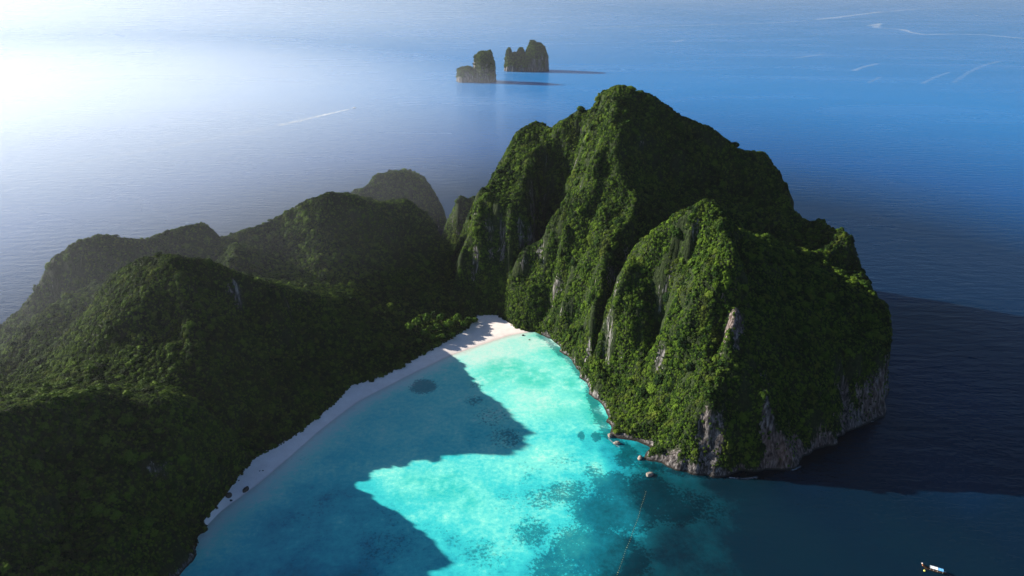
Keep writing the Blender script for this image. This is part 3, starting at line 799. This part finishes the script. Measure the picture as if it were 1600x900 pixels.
# the trees that show largest in the photograph become trees of their own
px, py, dpth = project(CEN)
app = RR / dpth
vis = (px > 8) & (px < 1592) & (py > 8) & (py < 892)
order = np.argsort(-(app * vis))
V_all = np.stack([XX.ravel(), YY.ravel(), HT.ravel()], 1)
def sees(c, r):                       # marches the sight line over the height field
    a = np.array([0, 0, CAM_H]); b = c + np.array([0, 0, r * 0.6])
    t = np.linspace(0.35, 0.985, 220)[:, None]
    q = a + (b - a) * t
    return not np.any(bilin(HT, q[:, 0], q[:, 1]) > q[:, 2] - 0.3)
chosen = []
taken = np.zeros((900 // 10 + 2, 1600 // 10 + 2), bool)
per = {}
QUOTA = {0: 70, 1: 80, 2: 4, 3: 10, 4: 16, 5: 16, 6: 34, 7: 42, 8: 14}
for k in order[:16000]:
    if len(chosen) >= 280: break
    r_ = int(REGS[k])
    if per.get(r_, 0) >= QUOTA[r_]: continue
    cy, cx = int(py[k] // 10), int(px[k] // 10)
    if taken[max(0, cy - 1):cy + 2, max(0, cx - 1):cx + 2].any(): continue
    if not sees(CEN[k], RR[k]): continue
    taken[cy, cx] = True; chosen.append(k); per[r_] = per.get(r_, 0) + 1
print('single trees', len(chosen), per)
HILL_WORDS = ['the tall massif', 'the front pyramid hill', 'the small back-bay crag', 'the rounded back mound', 'the dark hill behind the valley', 'the hazy far left hill', 'the ridge hill over the beach', 'the near left hill', 'the valley floor behind the beach']
def tree_label(k):
    r_ = int(REGS[k]); mine = [q for q in chosen if REGS[q] == r_]
    b = CEN[k] + np.array([0, 0, RR[k] * 0.5]); t = np.linspace(RR[k] + 2, 420, 160)[:, None]; q = b + np.array(SUN_DIR) * t
    lit = 'shaded' if np.any(bilin(HT, q[:, 0], q[:, 1]) > q[:, 2] + 0.5) else 'sunlit'
    zs_ = sorted(CEN[m][2] for m in mine); xs_ = sorted(px[m] for m in mine)
    fz = np.searchsorted(zs_, CEN[k][2]) / max(1, len(zs_)); fx = np.searchsorted(xs_, px[k]) / max(1, len(xs_))
    band = ['low on', 'below midheight on', 'above midheight on', 'high on'][min(3, int(fz * 4))]
    side = ['left side', 'left of its middle', 'right of its middle', 'right side'][min(3, int(fx * 4))]
    size_ = 'broad' if RR[k] > np.median([RR[m] for m in mine]) else 'compact'
    return lit + ' ' + size_ + ' tree ' + band + ' ' + HILL_WORDS[r_] + ', ' + side
TREE_GROUP = ['trees on the tall massif', 'trees on the front hill', 'trees on the small crag', 'trees on the back mound', 'trees on the dark hill', 'trees on the far left hill', 'trees on the ridge hill', 'trees on the near left hill', 'trees on the valley floor']
def add_tree(c, scl, rz, mesh, label, group, tilt=(0, 0), name='broadleaf_tree'):
    root = bpy.data.objects.new(name, None); COL.objects.link(root)
    root.location = (c[0], c[1], c[2]); root.rotation_euler = (tilt[0], tilt[1], rz); root.scale = scl
    root.empty_display_size = 0.3
    set_prop(root, label, 'tree', group)
    for nm, m_ in (('crown', mesh), ('trunk', TRUNK)):
        p = bpy.data.objects.new(nm, m_); COL.objects.link(p); p.parent = root
    return root
if TREES:
    for k in chosen:
        add_tree(CEN[k] + NRM[k] * RR[k] * .1, SCL[k] * 1.1, TILT[k][2], CROWNS[IDX[k]], tree_label(k), TREE_GROUP[REGS[k]], (TILT[k][0], TILT[k][1]))

def forest(name, C, T, S, I, meshes, label):
    me = bpy.data.meshes.new(name)
    me.vertices.add(len(C)); me.vertices.foreach_set('co', C.astype(np.float32).ravel())
    for an, arr, ty, key in (('rot', T, 'FLOAT_VECTOR', 'vector'), ('siz', S, 'FLOAT_VECTOR', 'vector'), ('pick', I, 'INT', 'value')):
        at = me.attributes.new(an, ty, 'POINT'); at.data.foreach_set(key, arr.astype(np.int32 if ty == 'INT' else np.float32).ravel())
    o = bpy.data.objects.new(name, me); COL.objects.link(o)
    ng = bpy.data.node_groups.new(name, 'GeometryNodeTree')
    ng.interface.new_socket('Geometry', in_out='INPUT', socket_type='NodeSocketGeometry')
    ng.interface.new_socket('Geometry', in_out='OUTPUT', socket_type='NodeSocketGeometry')
    gi = ng.nodes.new('NodeGroupInput'); go = ng.nodes.new('NodeGroupOutput')
    ip = ng.nodes.new('GeometryNodeInstanceOnPoints')
    gt = ng.nodes.new('GeometryNodeGeometryToInstance')
    for m_ in meshes[::-1]:
        src = bpy.data.objects.new('crown_source', m_)
        oi = ng.nodes.new('GeometryNodeObjectInfo'); oi.inputs['Object'].default_value = src
        ng.links.new(oi.outputs['Geometry'], gt.inputs[0])
    ng.links.new(gi.outputs[0], ip.inputs['Points'])
    ng.links.new(gt.outputs[0], ip.inputs['Instance'])
    ip.inputs['Pick Instance'].default_value = True
    def attr(n_, ty):
        a = ng.nodes.new('GeometryNodeInputNamedAttribute'); a.data_type = ty; a.inputs['Name'].default_value = n_
        return [s for s in a.outputs if s.enabled and s.name == 'Attribute'][0]
    ng.links.new(attr('pick', 'INT'), ip.inputs['Instance Index'])
    e2r = ng.nodes.new('FunctionNodeEulerToRotation')
    ng.links.new(attr('rot', 'FLOAT_VECTOR'), e2r.inputs[0]); ng.links.new(e2r.outputs[0], ip.inputs['Rotation'])
    ng.links.new(attr('siz', 'FLOAT_VECTOR'), ip.inputs['Scale'])
    ng.links.new(ip.outputs[0], go.inputs[0])
    md = o.modifiers.new('trees', 'NODES'); md.node_group = ng
    set_prop(o, label, kind='stuff')
    return o
if TREES:
    rest = np.ones(len(X), bool); rest[chosen] = False
    forest('forest', CEN[rest], TILT[rest], SCL[rest], IDX[rest], CROWNS, 'dense green jungle covering every hill of the island')

# ------------------------------------------------------------------ two islets on the horizon side
def islet(label, base_px, blobs, rust_px, seed, name='islet'):
    bx, by = base_px
    cx, cy, _ = atZ(bx, by)
    mpp = project(np.array([cx, cy, 0.0]))[2] / FPX
    root = bpy.data.objects.new(name, None); COL.objects.link(root); root.location = (cx, cy, 0); root.empty_display_size = 5
    set_prop(root, label, 'islet', 'islets off the back of the island')
    s = 1.5
    gx_ = np.arange(-110, 110, s); gy_ = np.arange(-40, 75, s)
    X_, Y_ = np.meshgrid(gx_, gy_)
    wx_ = X_ + fbm2(X_ + cx, Y_, 16, 4, seed, 0.6) * 7; wy_ = Y_ + fbm2(X_ + cx, Y_, 16, 4, seed + 9, 0.6) * 7
    Hh = np.full(X_.shape, -6.0)
    for (px_, w_, top, yoff, dpt, pw) in blobs:
        r = ((np.abs(wx_ - (px_ - bx) * mpp) / (w_ * mpp)) ** 2.6 + (np.abs(wy_ - yoff) / dpt) ** 2.6) ** (1 / 2.6)
        Hh = np.maximum(Hh, np.where(r < 1, top * mpp * np.maximum(1 - np.clip(r, 0, 1) ** (pw * 0.62), 0) ** 0.5, -6.0))
    Hh = np.where(Hh > 0, Hh + fbm2(X_, Y_, 16, 4, seed + 3) * 11 * sstep(3, 30, Hh), Hh)
    Hh = blur(Hh, 1)
    ny_, nx_ = X_.shape
    ii_ = np.arange(nx_ * ny_).reshape(ny_, nx_)
    q = np.maximum(np.maximum(Hh[:-1, :-1], Hh[1:, :-1]), np.maximum(Hh[:-1, 1:], Hh[1:, 1:])) > -4
    j, i = np.nonzero(q)
    F_ = np.stack([ii_[j, i], ii_[j, i + 1], ii_[j + 1, i + 1], ii_[j + 1, i]], 1)
    me = bpy.data.meshes.new('rock')
    me.from_pydata(np.stack([X_.ravel(), Y_.ravel(), Hh.ravel()], 1).tolist(), [], F_.tolist())
    me.polygons.foreach_set('use_smooth', np.ones(len(F_), bool))
    g0, g1 = np.gradient(Hh, s); sl = np.hypot(g0, g1)
    ru = np.exp(-(((X_ - (rust_px - bx) * mpp) / 16) ** 2)) * 0.7
    rk = np.clip(sstep(2.5, 7, sl) * (0.45 + 0.7 * fbm2(X_, Y_, 9, 2, seed + 5)) + sstep(16, 6, Hh) * 0.75 + ru * sstep(46, 20, Hh), 0, 1)
    ru = np.exp(-(((X_ - (rust_px - bx) * mpp) / 16) ** 2)) * 0.7
    for an, arr in (('rock', rk), ('rust', ru)):
        at = me.attributes.new(an, 'FLOAT', 'POINT'); at.data.foreach_set('value', arr.ravel().astype(np.float32))
    me.materials.append(M_TERR)
    rock = bpy.data.objects.new('rock', me); COL.objects.link(rock); rock.parent = root
    g_ = np.random.default_rng(seed)
    lam = s * s * np.minimum(np.sqrt(1 + sl ** 2), 5) * 0.16 * sstep(0.8, 0.3, rk) * (Hh > 8)
    n_ = g_.poisson(lam); j, i = np.nonzero(n_)
    C_ = np.stack([X_[j, i] + g_.uniform(-1, 1, len(j)), Y_[j, i] + g_.uniform(-1, 1, len(j)), Hh[j, i] + 0.6], 1)
    rr_ = g_.uniform(1.6, 4.2, len(j))
    T_ = np.stack([np.zeros(len(j)), np.zeros(len(j)), g_.random(len(j)) * 6.28], 1)
    f_ = forest('shrub_cover', C_, T_, np.stack([rr_] * 3, 1), g_.integers(0, 6, len(j)), CROWNS, None)
    f_.parent = root
islet('low dark rock islet with a square tower at its right end', (744, 128), [(729, 16, 22, 8, 26, 5), (757, 17, 45, 12, 34, 6), (746, 6.5, 41, 10, 16, 5)], 733, 41)
islet('green topped islet with a left horn and a rosy cliff', (823, 111), [(794.5, 5.5, 33, 10, 18, 5), (808, 20, 26, 12, 34, 5), (813, 9, 34, 12, 22, 4), (838, 19, 40, 14, 40, 5), (833, 11, 44, 16, 26, 4)], 832, 61)

# ------------------------------------------------------------------ grove behind the sunlit end of the beach
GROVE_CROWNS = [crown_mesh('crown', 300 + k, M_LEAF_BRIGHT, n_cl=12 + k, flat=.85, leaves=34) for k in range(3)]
rg = random.Random(12)
GROVE = [(641,524,4.2),(652,516,4.6),(663,526,3.6),(668,510,4.8),(682,518,4.2),(690,505,4.6),(700,512,4.8),(706,522,3.4),(714,502,4.4),(725,508,3.8),(733,500,3.4),(742,497,3.0),(676,529,3.0),(692,526,3.0),(655,535,2.6),(640,537,2.8)]
GW = ['at the left end of the grove','second from the left end of the grove','low at the front of the grove, left half','at the back of the grove, left half','in the middle of the grove','at the back of the grove, in its middle','right of the grove middle','low at the front of the grove, right half','at the back of the grove, right half','towards the right end of the grove','second from the right end of the grove','at the right end of the grove by the sand','small, at the sand before the grove middle','small, at the sand before the right half','small, on the sand edge left of the grove','lowest and leftmost, beside the sand left of the grove']
for (px_, py_, r_), wd in zip(GROVE, GW):
    p = atZ(px_, py_, 7.0)
    zz = max(float(bilin(HT, np.array([p[0]]), np.array([p[1]]))[0]), 1.0)
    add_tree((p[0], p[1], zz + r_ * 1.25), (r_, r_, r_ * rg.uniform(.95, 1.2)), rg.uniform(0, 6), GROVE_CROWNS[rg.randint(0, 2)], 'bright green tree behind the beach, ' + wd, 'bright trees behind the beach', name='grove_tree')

# ------------------------------------------------------------------ boulders
M_BOULDER = simple('boulder_stone', (0.05, 0.045, 0.04), 0.85, 0.5, 0.8)
M_PALE = simple('bleached_stone', (0.22, 0.19, 0.16), 0.9, 0.4, 0.8)
def boulder(px_, py_, sx_, sy_, sz_, seed, label, mat, sink=0.25, group='boulders along the shore'):
    x, y, _ = atZ(px_, py_)
    z = max(0.0, min(2.0, float(bilin(prof, np.array([x]), np.array([y]))[0]))) if py_ < 800 and px_ < 800 else 0.0
    bm = bmesh.new(); bmesh.ops.create_icosphere(bm, subdivisions=3, radius=1.0)
    co = np.array([v.co[:] for v in bm.verts])
    k = 1 + 0.35 * fbm3(co[:, 0] + seed * 7, co[:, 1], co[:, 2], 0.9, 3, seed)
    for v, kk in zip(bm.verts, k):
        c = v.co * kk
        v.co = Vector((c.x * sx_, c.y * sy_, c.z * sz_))
    me = bpy.data.meshes.new('boulder'); bm.to_mesh(me); bm.free(); me.materials.append(mat)
    o = bpy.data.objects.new('boulder', me); COL.objects.link(o)
    o.location = (x, y, z + sz_ * (1 - 2 * sink) * 0.5); o.rotation_euler = (0, 0, seed * 1.3)
    return set_prop(o, label, 'boulder', group)
boulder(384, 766, 2.9, 1.7, 1.4, 1, 'largest dark boulder on the sand at the near end of the beach', M_BOULDER)
boulder(357, 777, 2.6, 2.2, 2.2, 2, 'dark boulder against the trees at the near end of the beach', M_BOULDER)
boulder(373, 755, 1.3, 0.9, 0.8, 3, 'small dark boulder up the sand from the largest one', M_BOULDER)
boulder(361, 783, 1.0, 0.8, 0.7, 4, 'small dark boulder nearest the waterline at the near end of the beach', M_BOULDER)
boulder(366, 752, 1.4, 1.1, 1.0, 5, 'dark boulder half under the trees above the largest one', M_BOULDER)
boulder(406, 738, 0.7, 0.5, 0.5, 6, 'tiny dark rock on the open sand, left one of a pair', M_BOULDER)
boulder(411, 737, 0.7, 0.6, 0.5, 7, 'tiny dark rock on the open sand, right one of a pair', M_BOULDER)
boulder(817, 524, 1.2, 0.9, 0.7, 8, 'dark rock standing in the shallows off the sunlit sand', M_BOULDER)
boulder(827, 531, 0.8, 0.7, 0.5, 9, 'smaller dark rock standing in the shallows near the massif foot', M_BOULDER)
boulder(1015, 742, 3.2, 2.0, 1.5, 10, 'lone brown rock in the water off the front hill', M_PALE)
boulder(953, 682, 2.0, 1.6, 1.6, 11, 'pale boulder at the waterline under the front hill, upper one', M_PALE)
boulder(964, 693, 2.4, 1.5, 1.5, 12, 'pale boulder at the waterline under the front hill, middle one', M_PALE)
boulder(1000, 716, 2.2, 1.6, 1.4, 13, 'pale boulder at the waterline under the front hill, lower one', M_PALE)

# bleached driftwood at the back of the beach
bm = bmesh.new()
for (a, b, r) in [((-3.4, 0, .4), (3.0, .3, .9), .28), ((-1.0, .1, .6), (-2.2, 1.0, 2.6), .16), ((0.6, .1, .7), (1.6, .9, 2.8), .15), ((1.8, .2, .8), (3.2, -.8, 2.0), .13), ((-2.2, 0, .5), (-3.6, -.9, 1.7), .13)]:
    m_ = tuple((p + q) / 2 + d for p, q, d in zip(a, b, (0.15, -0.1, 0.12)))
    tube(bm, [a, m_, b], [r, r * .8, r * .4], 7)
me = bpy.data.meshes.new('driftwood'); bm.to_mesh(me); bm.free(); me.materials.append(simple('bleached_wood', (0.33, 0.29, 0.25), 0.9, 0.25, 3))
dw = bpy.data.objects.new('driftwood', me); COL.objects.link(dw)
x, y, _ = atZ(627, 572, 2.0); dw.location = (x, y, 1.7); dw.rotation_euler = (0, 0, .6)
set_prop(dw, 'pale dead branch lying at the tree edge of the beach', 'driftwood')

# ------------------------------------------------------------------ boats
M_WOOD = simple('dark_hull_wood', (0.035, 0.018, 0.012), 0.5, 0.3, 2)
M_INNER = simple('boat_planking', (0.10, 0.055, 0.03), 0.7, 0.3, 2)
M_WHITE = simple('white_paint', (0.72, 0.75, 0.78), 0.4, 0.05, 2)
M_BLUE = simple('blue_tarpaulin', (0.12, 0.38, 0.72), 0.6, 0.15, 2)
M_ORANGE = simple('orange_ribbon', (0.75, 0.33, 0.14), 0.7, 0.1, 2)
M_YELLOW = simple('yellow_float', (0.80, 0.72, 0.12), 0.4, 0.08, 2)
M_STEEL = simple('engine_steel', (0.25, 0.25, 0.26), 0.35, 0.2, 4)
M_GLASSY = simple('dark_windscreen', (0.02, 0.03, 0.04), 0.1, 0.1, 2, 0.6)
def part(name, bm, mat, parent, label=None):
    me = bpy.data.meshes.new(name); bm.normal_update(); bm.to_mesh(me); bm.free(); me.materials.append(mat)
    o = bpy.data.objects.new(name, me); COL.objects.link(o); o.parent = parent
    if label: o['label'] = label
    return o
def hull_bm(L, B, Hh, sheer_bow, sheer_stern, wall=0.06, n=18):
    bm = bmesh.new(); rings = []
    for k in range(n + 1):
        t = k / n; x = -L / 2 + L * t                 # stern at -x, bow at +x
        w = B / 2 * (math.sin(math.pi * min(1, 0.16 + 0.84 * t)) ** 0.75 if t < 1 else 0.02) + 0.02
        top = Hh + sheer_bow * max(0, (t - .55) / .45) ** 2.2 + sheer_stern * max(0, (.25 - t) / .25) ** 2
        keel = -0.25 + (top + 0.1) * max(0, (t - .78) / .22) ** 2 * 0.85 + 0.3 * max(0, (.12 - t) / .12)
        r = []
        for (sy, sz) in [(-1, 1), (-.92, .45), (-.55, .08), (0, 0), (.55, .08), (.92, .45), (1, 1)]:
            r.append(bm.verts.new((x, sy * w, keel + (top - keel) * sz)))
        for (sy, sz) in [(.9, .97), (.78, .45), (.45, .22), (0, .18), (-.45, .22), (-.78, .45), (-.9, .97)]:
            r.append(bm.verts.new((x, sy * w, keel + (top - keel) * sz)))
        rings.append(r)
    m_ = len(rings[0])
    for a, b in zip(rings[:-1], rings[1:]):
        for s_ in range(m_): bm.faces.new((a[s_], a[(s_ + 1) % m_], b[(s_ + 1) % m_], b[s_]))
    bm.faces.new(rings[0][::-1]); bm.faces.new(rings[-1])
    return bm
def box_bm(x0, x1, y0, y1, z0, z1, bev=0.0):
    bm = bmesh.new(); bmesh.ops.create_cube(bm, size=1.0)
    for v in bm.verts: v.co = Vector((x0 if v.co.x < 0 else x1, y0 if v.co.y < 0 else y1, z0 if v.co.z < 0 else z1))
    if bev: bmesh.ops.bevel(bm, geom=bm.edges[:], offset=bev, segments=2, affect='EDGES')
    return bm
def arch_bm(x0, x1, w, z0, rise, th=0.05, n=8, m_=6):
    bm = bmesh.new(); top = []; bot = []
    for k in range(m_ + 1):
        x = x0 + (x1 - x0) * k / m_; sag = -0.05 * math.sin(math.pi * ((k * 2 / m_) % 1))
        top.append([bm.verts.new((x, -w + 2 * w * j / n, z0 + rise * math.sin(math.pi * j / n) + sag)) for j in range(n + 1)])
        bot.append([bm.verts.new((x, -w + 2 * w * j / n, z0 - th + rise * math.sin(math.pi * j / n) + sag)) for j in range(n + 1)])
    for k in range(m_):
        for j in range(n):
            bm.faces.new((top[k][j], top[k + 1][j], top[k + 1][j + 1], top[k][j + 1])); bm.faces.new((bot[k][j], bot[k][j + 1], bot[k + 1][j + 1], bot[k + 1][j]))
        for j in (0, n): bm.faces.new((top[k][j], top[k + 1][j], bot[k + 1][j], bot[k][j]))
    for k in (0, m_):
        for j in range(n): bm.faces.new((top[k][j], top[k][j + 1], bot[k][j + 1], bot[k][j]))
    return bm
def longtail():
    bow = Vector(atZ(1443, 887)); stern = Vector(atZ(1474, 896))
    c = (bow + stern) / 2; d = bow - stern
    root = bpy.data.objects.new('longtail_boat', None); COL.objects.link(root)
    root.location = (c.x, c.y, 0.0); root.rotation_euler = (0, 0, math.atan2(d.y, d.x)); root.scale = (1.05,) * 3
    set_prop(root, 'wooden longtail boat with white and blue awning at bottom right', 'boat')
    h = part('hull', hull_bm(11.5, 2.0, 0.6, 1.9, 0.35), M_WOOD, root)
    bm = bmesh.new(); tube(bm, [(5.45, 0, 1.6), (5.75, 0, 2.6), (5.8, 0, 3.3)], [0.14, 0.12, 0.08], 8); pr = part('prow_post', bm, M_WOOD, root)
    for zz, m_ in ((2.45, M_ORANGE), (2.75, M_WHITE)):
        bm = bmesh.new(); tube(bm, [(5.68, 0, zz - .18), (5.74, 0, zz), (5.76, 0, zz + .18)], [.26, .34, .22], 10); part('ribbon', bm, m_, pr)
    part('ribbon', box_bm(5.2, 5.5, -.25, .2, 1.1, 2.2, .05), M_ORANGE, pr)
    for x in (-3.2, -1.6, 0.2, 1.9, 3.4): part('bench', box_bm(x - .16, x + .16, -.8, .8, .42, .48), M_INNER, root)
    part('floor', box_bm(-4.4, 3.9, -.55, .55, .08, .13), M_INNER, root)
    part('awning', arch_bm(-1.6, 1.9, 1.05, 2.05, .35), M_WHITE, root, 'white front awning')
    part('awning', arch_bm(-4.2, -1.75, 1.05, 2.0, .35), M_BLUE, root, 'blue rear awning')
    for x in (-4.0, -1.7, 0.2, 1.8):
        for s_ in (-1, 1):
            bm = bmesh.new(); tube(bm, [(x, s_ * .86, .45), (x, s_ * .95, 1.3), (x, s_ * 1.0, 2.08)], [.035] * 3, 6); part('awning_pole', bm, M_WHITE, root)
    e = part('engine', box_bm(-5.6, -4.9, -.3, .3, .95, 1.45, .08), M_STEEL, root)
    bm = bmesh.new(); tube(bm, [(-5.3, 0, 1.1), (-7.0, .2, .5), (-8.6, .35, -.15)], [.05, .045, .04], 6); part('propeller_shaft', bm, M_STEEL, e)
    bm = bmesh.new(); tube(bm, [(-5.0, 0, 1.3), (-4.4, -.1, 1.5), (-3.9, -.1, 1.45)], [.03] * 3, 6); part('tiller', bm, M_STEEL, e)
longtail()
def buoy(px_, py_, r, label, mat=M_YELLOW):
    x, y, _ = atZ(px_, py_)
    root = bpy.data.objects.new('mooring_buoy', None); COL.objects.link(root); root.location = (x, y, 0); set_prop(root, label, 'buoy')
    bm = bmesh.new(); bmesh.ops.create_uvsphere(bm, u_segments=16, v_segments=10, radius=r)
    for v in bm.verts: v.co.z = v.co.z * 0.85 + r * 0.3
    part('float', bm, mat, root)
    bm = bmesh.new(); tube(bm, [(0, 0, r * 1.0), (0, 0, r * 1.3), (0.0, 0, r * 1.5)], [r * .12, r * .12, r * .05], 8); part('ring_post', bm, M_STEEL, root)
buoy(1444.5, 892, 0.55, 'yellow mooring buoy floating beside the longtail bow')
def speedboat(px_, py_, heading, label, L=11.0, name='speedboat'):
    x, y, _ = atZ(px_, py_)
    root = bpy.data.objects.new(name, None); COL.objects.link(root); root.location = (x, y, 0); root.rotation_euler = (0, 0, heading); root.scale = (L / 11,) * 3
    set_prop(root, label, 'boat')
    part('hull', hull_bm(11, 2.9, 1.1, .6, 0), M_WHITE, root)
    part('deck', box_bm(1.2, 4.0, -.9, .9, .98, 1.1, .05), M_WHITE, root)
    part('canopy', arch_bm(-3.6, 1.4, 1.25, 2.3, .2), M_WHITE, root)
    part('windscreen', box_bm(1.35, 1.45, -1.1, 1.1, 1.1, 1.8), M_GLASSY, root)
    for xx in (-3.4, 1.2):
        for s_ in (-1, 1): part('canopy_post', box_bm(xx - .04, xx + .04, s_ * 1.15 - .04, s_ * 1.15 + .04, .9, 2.3), M_STEEL, root)
    for s_ in (-.6, .6): part('outboard_motor', box_bm(-6.1, -5.5, s_ - .25, s_ + .25, .4, 1.6, .1), M_STEEL, root)
A_, B_ = Vector(atZ(430, 196)), Vector(atZ(552, 169))
hd = math.atan2((B_ - A_).y, (B_ - A_).x)
speedboat(553, 169, hd, 'speedboat pulling a long white wake left of the islets', 12)
speedboat(1526, 25, 0.2, 'tiny white boat far out near the top right corner', 22, 'far_boat')

# floating line of small buoys closing the bay
A_, B_ = Vector(atZ(1009, 768)), Vector(atZ(966, 898))
root = bpy.data.objects.new('buoy_line', None); COL.objects.link(root); root.location = A_; set_prop(root, 'thin rope of little yellow floats across the mouth of the lagoon', 'buoy line')
n_f = 44; pp = []
for k in range(n_f + 1):
    t = k / n_f; p = (B_ - A_) * t + Vector((.5 * math.sin(t * 5) + .15 * math.sin(t * 23), 0, 0.02)); pp.append(p)
bm = bmesh.new(); tube(bm, pp, [0.025] * len(pp), 5); part('rope', bm, simple('wet_rope', (0.05, 0.06, 0.05), .8), root)
bm = bmesh.new(); bmesh.ops.create_uvsphere(bm, u_segments=10, v_segments=6, radius=0.12)
f0 = part('float', bm, simple('worn_float', (0.50, 0.46, 0.14), .5), root); f0.location = pp[0]
for k, p in enumerate(pp[1:]):
    f = f0.copy(); COL.objects.link(f); f.parent = root; f.location = p
    f.scale = (1.7,) * 3 if k in (30, 42) else (1,) * 3

# ------------------------------------------------------------------ foam, wake and slick lines on the water
def mat_foam():
    m, nt, out = new_mat('sea_foam')
    a = nd(nt, 'ShaderNodeAttribute', attribute_name='thick')
    geo = nd(nt, 'ShaderNodeNewGeometry')
    n = nd(nt, 'ShaderNodeTexNoise', Scale=0.06, Detail=6.0, Roughness=0.7); lk(nt, geo.outputs['Position'], n.inputs['Vector'])
    f = mth(nt, 'MULTIPLY', a.outputs['Fac'], ramp2(nt, n.outputs['Fac'], 0.32, 0.62), True)
    d = nd(nt, 'ShaderNodeBsdfDiffuse'); d.inputs[0].default_value = (0.62, 0.66, 0.68, 1)
    t = nd(nt, 'ShaderNodeBsdfTransparent')
    mx = nd(nt, 'ShaderNodeMixShader'); lk(nt, mth(nt, 'MULTIPLY', f, 0.65), mx.inputs[0]); lk(nt, t.outputs[0], mx.inputs[1]); lk(nt, d.outputs[0], mx.inputs[2])
    lk(nt, mx.outputs[0], out.inputs[0])
    return m
fv, ff, ft = [], [], []
def ribbon(poly, w0, w1, s0, s1, z=0.15):
    P_ = [Vector(atZ(a, b, z)) for a, b in poly]
    Q = []
    for k in range(len(P_) - 1):
        n_ = 10
        for t in range(n_): Q.append(P_[k].lerp(P_[k + 1], t / n_))
    Q.append(P_[-1])
    for k, p in enumerate(Q):
        t = k / (len(Q) - 1); d = Q[min(k + 1, len(Q) - 1)] - Q[max(k - 1, 0)]; nn = Vector((-d.y, d.x, 0)).normalized()
        w = (w0 + (w1 - w0) * t) * (0.7 + 0.6 * random.random()); s_ = (s0 + (s1 - s0) * t) * sstep(0, .06, t) * sstep(1, .94, t)
        for o_, k_ in ((-1, 0), (-.45, 1), (.45, 1), (1, 0)):
            fv.append(p + nn * w * o_); ft.append(float(s_ * k_))
        if k:
            b0 = len(fv) - 8
            for q in range(3): ff.append((b0 + q, b0 + q + 1, b0 + q + 5, b0 + q + 4))
ribbon([(551,169.3),(530,174),(500,181),(465,189),(430,197)], 3.5, 17, 1.6, .5)
ribbon([(430,197),(380,208),(300,222),(200,240),(80,262)], 16, 22, .22, .12)
ribbon([(1272,31),(1300,28),(1340,23),(1381,18)], 45, 45, .45, .5)
ribbon([(1381,18),(1440,13.5),(1520,11.5),(1600,14.5),(1680,20)], 30, 30, .45, .4)
ribbon([(1352,42),(1374,36.5),(1368,43),(1410,46),(1425,51),(1445,54),(1490,53),(1540,54.5),(1600,60),(1680,66)], 26, 22, .5, .5)
ribbon([(800,49),(900,44),(1000,41),(1100,39),(1200,36),(1270,32)], 26, 30, .22, .3)
ribbon([(1332,111),(1350,104),(1374,99)], 11, 11, .3, .3)
ribbon([(1488,130),(1500,122),(1515,112),(1540,101),(1565,95)], 9, 12, .12, .2)
ribbon([(1440,131),(1460,121),(1486,112)], 9, 9, .2, .2)
ribbon([(1355,130),(1376,120)], 7, 7, .2, .2)
ribbon([(1050,66),(1070,62)], 18, 18, .3, .3); ribbon([(1235,92),(1290,84)], 10, 14, .2, .25)
ribbon([(930,85.5),(940,85)], 6, 6, .2, .2)
ribbon([(1138,746),(1150,747),(1166,748),(1185,745)], 0.8, 1.0, .9, .5); ribbon([(1352,657),(1358,659),(1366,658)], 0.9, .8, .9, .8)
ribbon([(1236,735),(1243,733),(1252,728)], .7, .7, .8, .4); ribbon([(950,684),(958,692),(968,699)], .7, .7, .7, .4)
me = bpy.data.meshes.new('sea_foam'); me.from_pydata(fv, [], ff)
at = me.attributes.new('thick', 'FLOAT', 'POINT'); at.data.foreach_set('value', np.array(ft, np.float32))
me.materials.append(mat_foam())
fo_ = bpy.data.objects.new('sea_foam', me); COL.objects.link(fo_)
set_prop(fo_, 'thin white foam lines and boat wake on the sea', kind='stuff')
